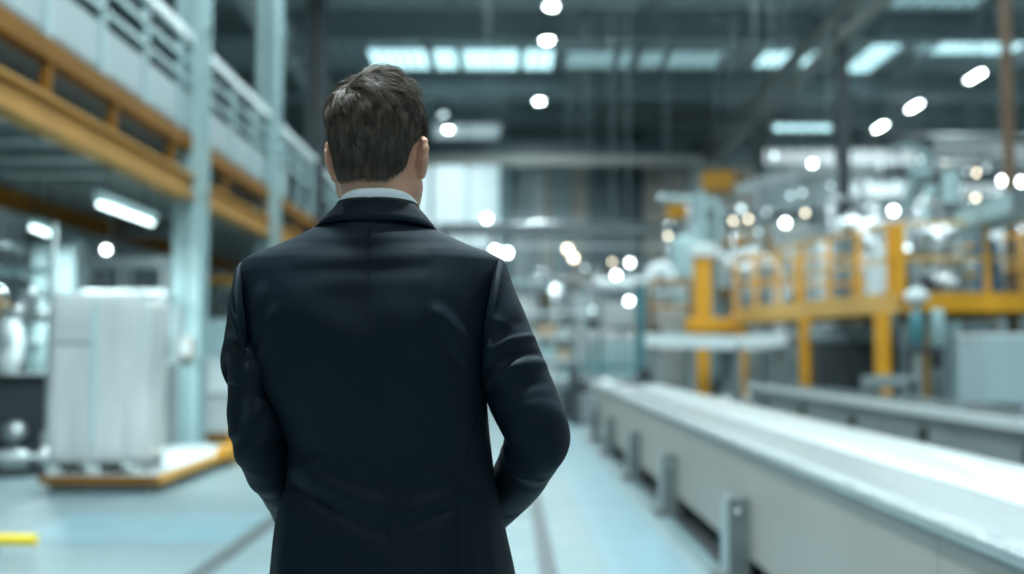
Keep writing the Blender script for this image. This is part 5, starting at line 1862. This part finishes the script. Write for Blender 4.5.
fl_ = [((224, 333), (246, 345), 4.0, .0055), ((226, 347), (250, 362), 4.0, -.0045), ((228, 300), (246, 330), 4, .003), ((228, 372), (262, 385), 6, .003), ((232, 430), (272, 412), 4.5, .0050),
       ((236, 446), (282, 424), 4.5, .0035), ((234, 437), (275, 420), 3, -.003), ((245, 470), (288, 450), 6, .003), ((250, 482), (285, 465), 4, -.002)]
v, f = sleeve(kr, fr_, 3)
np_mesh('sleeve', v, f, suit, jacket)
v, f = sleeve(kl, fl_, 5)
np_mesh('sleeve', v, f[:, ::-1], suit, jacket)


# collars: a folded band swept round the neck
def collar(name, m, parent, secs, half, thick):
    """secs: list of section points; each point is (row, left, right, back, front) of the ring it lies on"""
    n = 90
    ang = np.linspace(-half, half, n)
    P = []
    for row, l, r_, b, f_, dip in secs:
        c, s = np.cos(ang), np.sin(ang)
        x = (l + r_) / 2 + (r_ - l) / 2 * np.sign(s) * np.abs(s)**.95
        y = np.where(c > 0, -b * c, -f_ * c)
        rw = row + dip * np.clip(1 - c, 0, 2)**1.4
        P.append([L(x0, r0, 0) * (1, 0, 1) + np.array((0, y0, 0)) for x0, r0, y0 in zip(x, rw, y)])
    P = np.array(P)
    m_ = len(P)
    i_ = np.arange(m_ - 1)[:, None] * n
    j_ = np.arange(n - 1)[None]
    fq = np.stack((i_ + j_, i_ + j_ + 1, i_ + j_ + 1 + n, i_ + j_ + n), -1).reshape(-1, 4)
    o = np_mesh(name, P.reshape(-1, 3), fq, m, parent)
    s_ = o.modifiers.new('thickness', 'SOLIDIFY')
    s_.thickness = thick
    s_.offset = 0
    return o


collar('collar', suit, jacket, [(228, 334, 421, .090, .03, 8), (212, 340, 416, .081, .03, 7), (206.5, 339.5, 417.5, .081, .032, 6.5), (205, 337.5, 419.5, .0845, .034, 6.5),
                                (207, 334.5, 422.5, .090, .036, 7), (213, 328, 428, .098, .044, 7.5), (220, 321, 434, .1055, .052, 8), (226, 315, 439, .112, .060, 8.5), (227, 316, 438, .108, .058, 8.5)], R(112), .0025)
shirt = collar('shirt', cotton, person, [(240, 340, 416, .074, .05, 8), (214, 342, 414, .074, .05, 8), (198, 343, 414, .073, .05, 9.0), (194.6, 341.5, 416, .0745, .052, 9.5), (197, 340, 418, .077, .053, 9.5), (214, 338.5, 418.5, .078, .053, 9)], R(150), .0018)

# trousers and shoes
tr = Solid(np.arange(-.24, .28, .006), np.arange(-.2, .2, .006), np.arange(.03, 1.12, .008))
tr.ell((0.022, .0, .96), (.165, .108, .13), .03)
tr.cone((.022, 0, 1.0), (.018, 0, 1.06), .12, .115, .03)
for sx in (-1, 1):
    tr.chain([(.022 + sx * .078, 0, .90), (.022 + sx * .095, .012, .50), (.022 + sx * .10, -.005, .09)], [.098, .072, .064], .025)
    tr.ell((.022 + sx * .065, -.05, .92), (.075, .062, .085), .03)
tr.ell((.022, 0, .03), (.3, .3, .035), .0, cut=True)
v, q = tr.mesh(2)
np_mesh('trousers', v, q, suit_dark, person)
for sx in (-1, 1):
    sh = Solid(np.arange(-.07, .07, .004), np.arange(-.13, .22, .005), np.arange(-.004, .14, .004))
    sh.chain([(0, -.07, .05), (0, .0, .05), (0, .10, .035), (0, .165, .03)], [.036, .037, .040, .030], .02)
    sh.chain([(0, -.05, .06), (0, -.045, .115)], [.034, .036], .02)
    sh.ell((0, 0, -.30), (.6, .6, .318), 0, cut=True)
    v, q = sh.mesh(1)
    a = R(-9 * sx)
    rot = np.array(Matrix.Rotation(a, 3, 'Z'))
    off = np.array((.022 + sx * .105, -.01, .0))
    so = np_mesh('shoe', v @ rot.T + off, q, leather, person)
    sb = MB()
    out = [(.036, -.09), (.040, 0), (.045, .09), (.036, .16), (.015, .196), (-.015, .196), (-.034, .16), (-.042, .09), (-.037, 0), (-.036, -.09), (-.02, -.108), (.02, -.108)]
    o3 = [rot @ np.array((x_, y_, 0)) + off for x_, y_ in out]
    nn = len(o3)
    sb.add([(p[0], p[1], 0.0) for p in o3] + [(p[0], p[1], .02) for p in o3],
           [tuple(range(nn))] + [tuple(range(2 * nn - 1, nn - 1, -1))] + [(i, i + nn, (i + 1) % nn + nn, (i + 1) % nn) for i in range(nn)])
    sb.build('sole', rubber, so)
# ------------------------------------------------------------------ world and view
w = bpy.data.worlds.new('hall air')
scene.world = w
w.use_nodes = True
w.node_tree.nodes['Background'].inputs[0].default_value = (.35, .5, .55, 1)
w.node_tree.nodes['Background'].inputs[1].default_value = .15
vs_ = scene.view_settings
vs_.view_transform = 'Standard'
vs_.look = 'None'
vs_.exposure = 0.0
vs_.gamma = 1.0
vs_.use_curve_mapping = False
scene.cycles.use_denoising = True
scene.cycles.max_bounces = 6
scene.cycles.diffuse_bounces = 4
scene.cycles.glossy_bounces = 3
scene.cycles.sample_clamp_indirect = 6
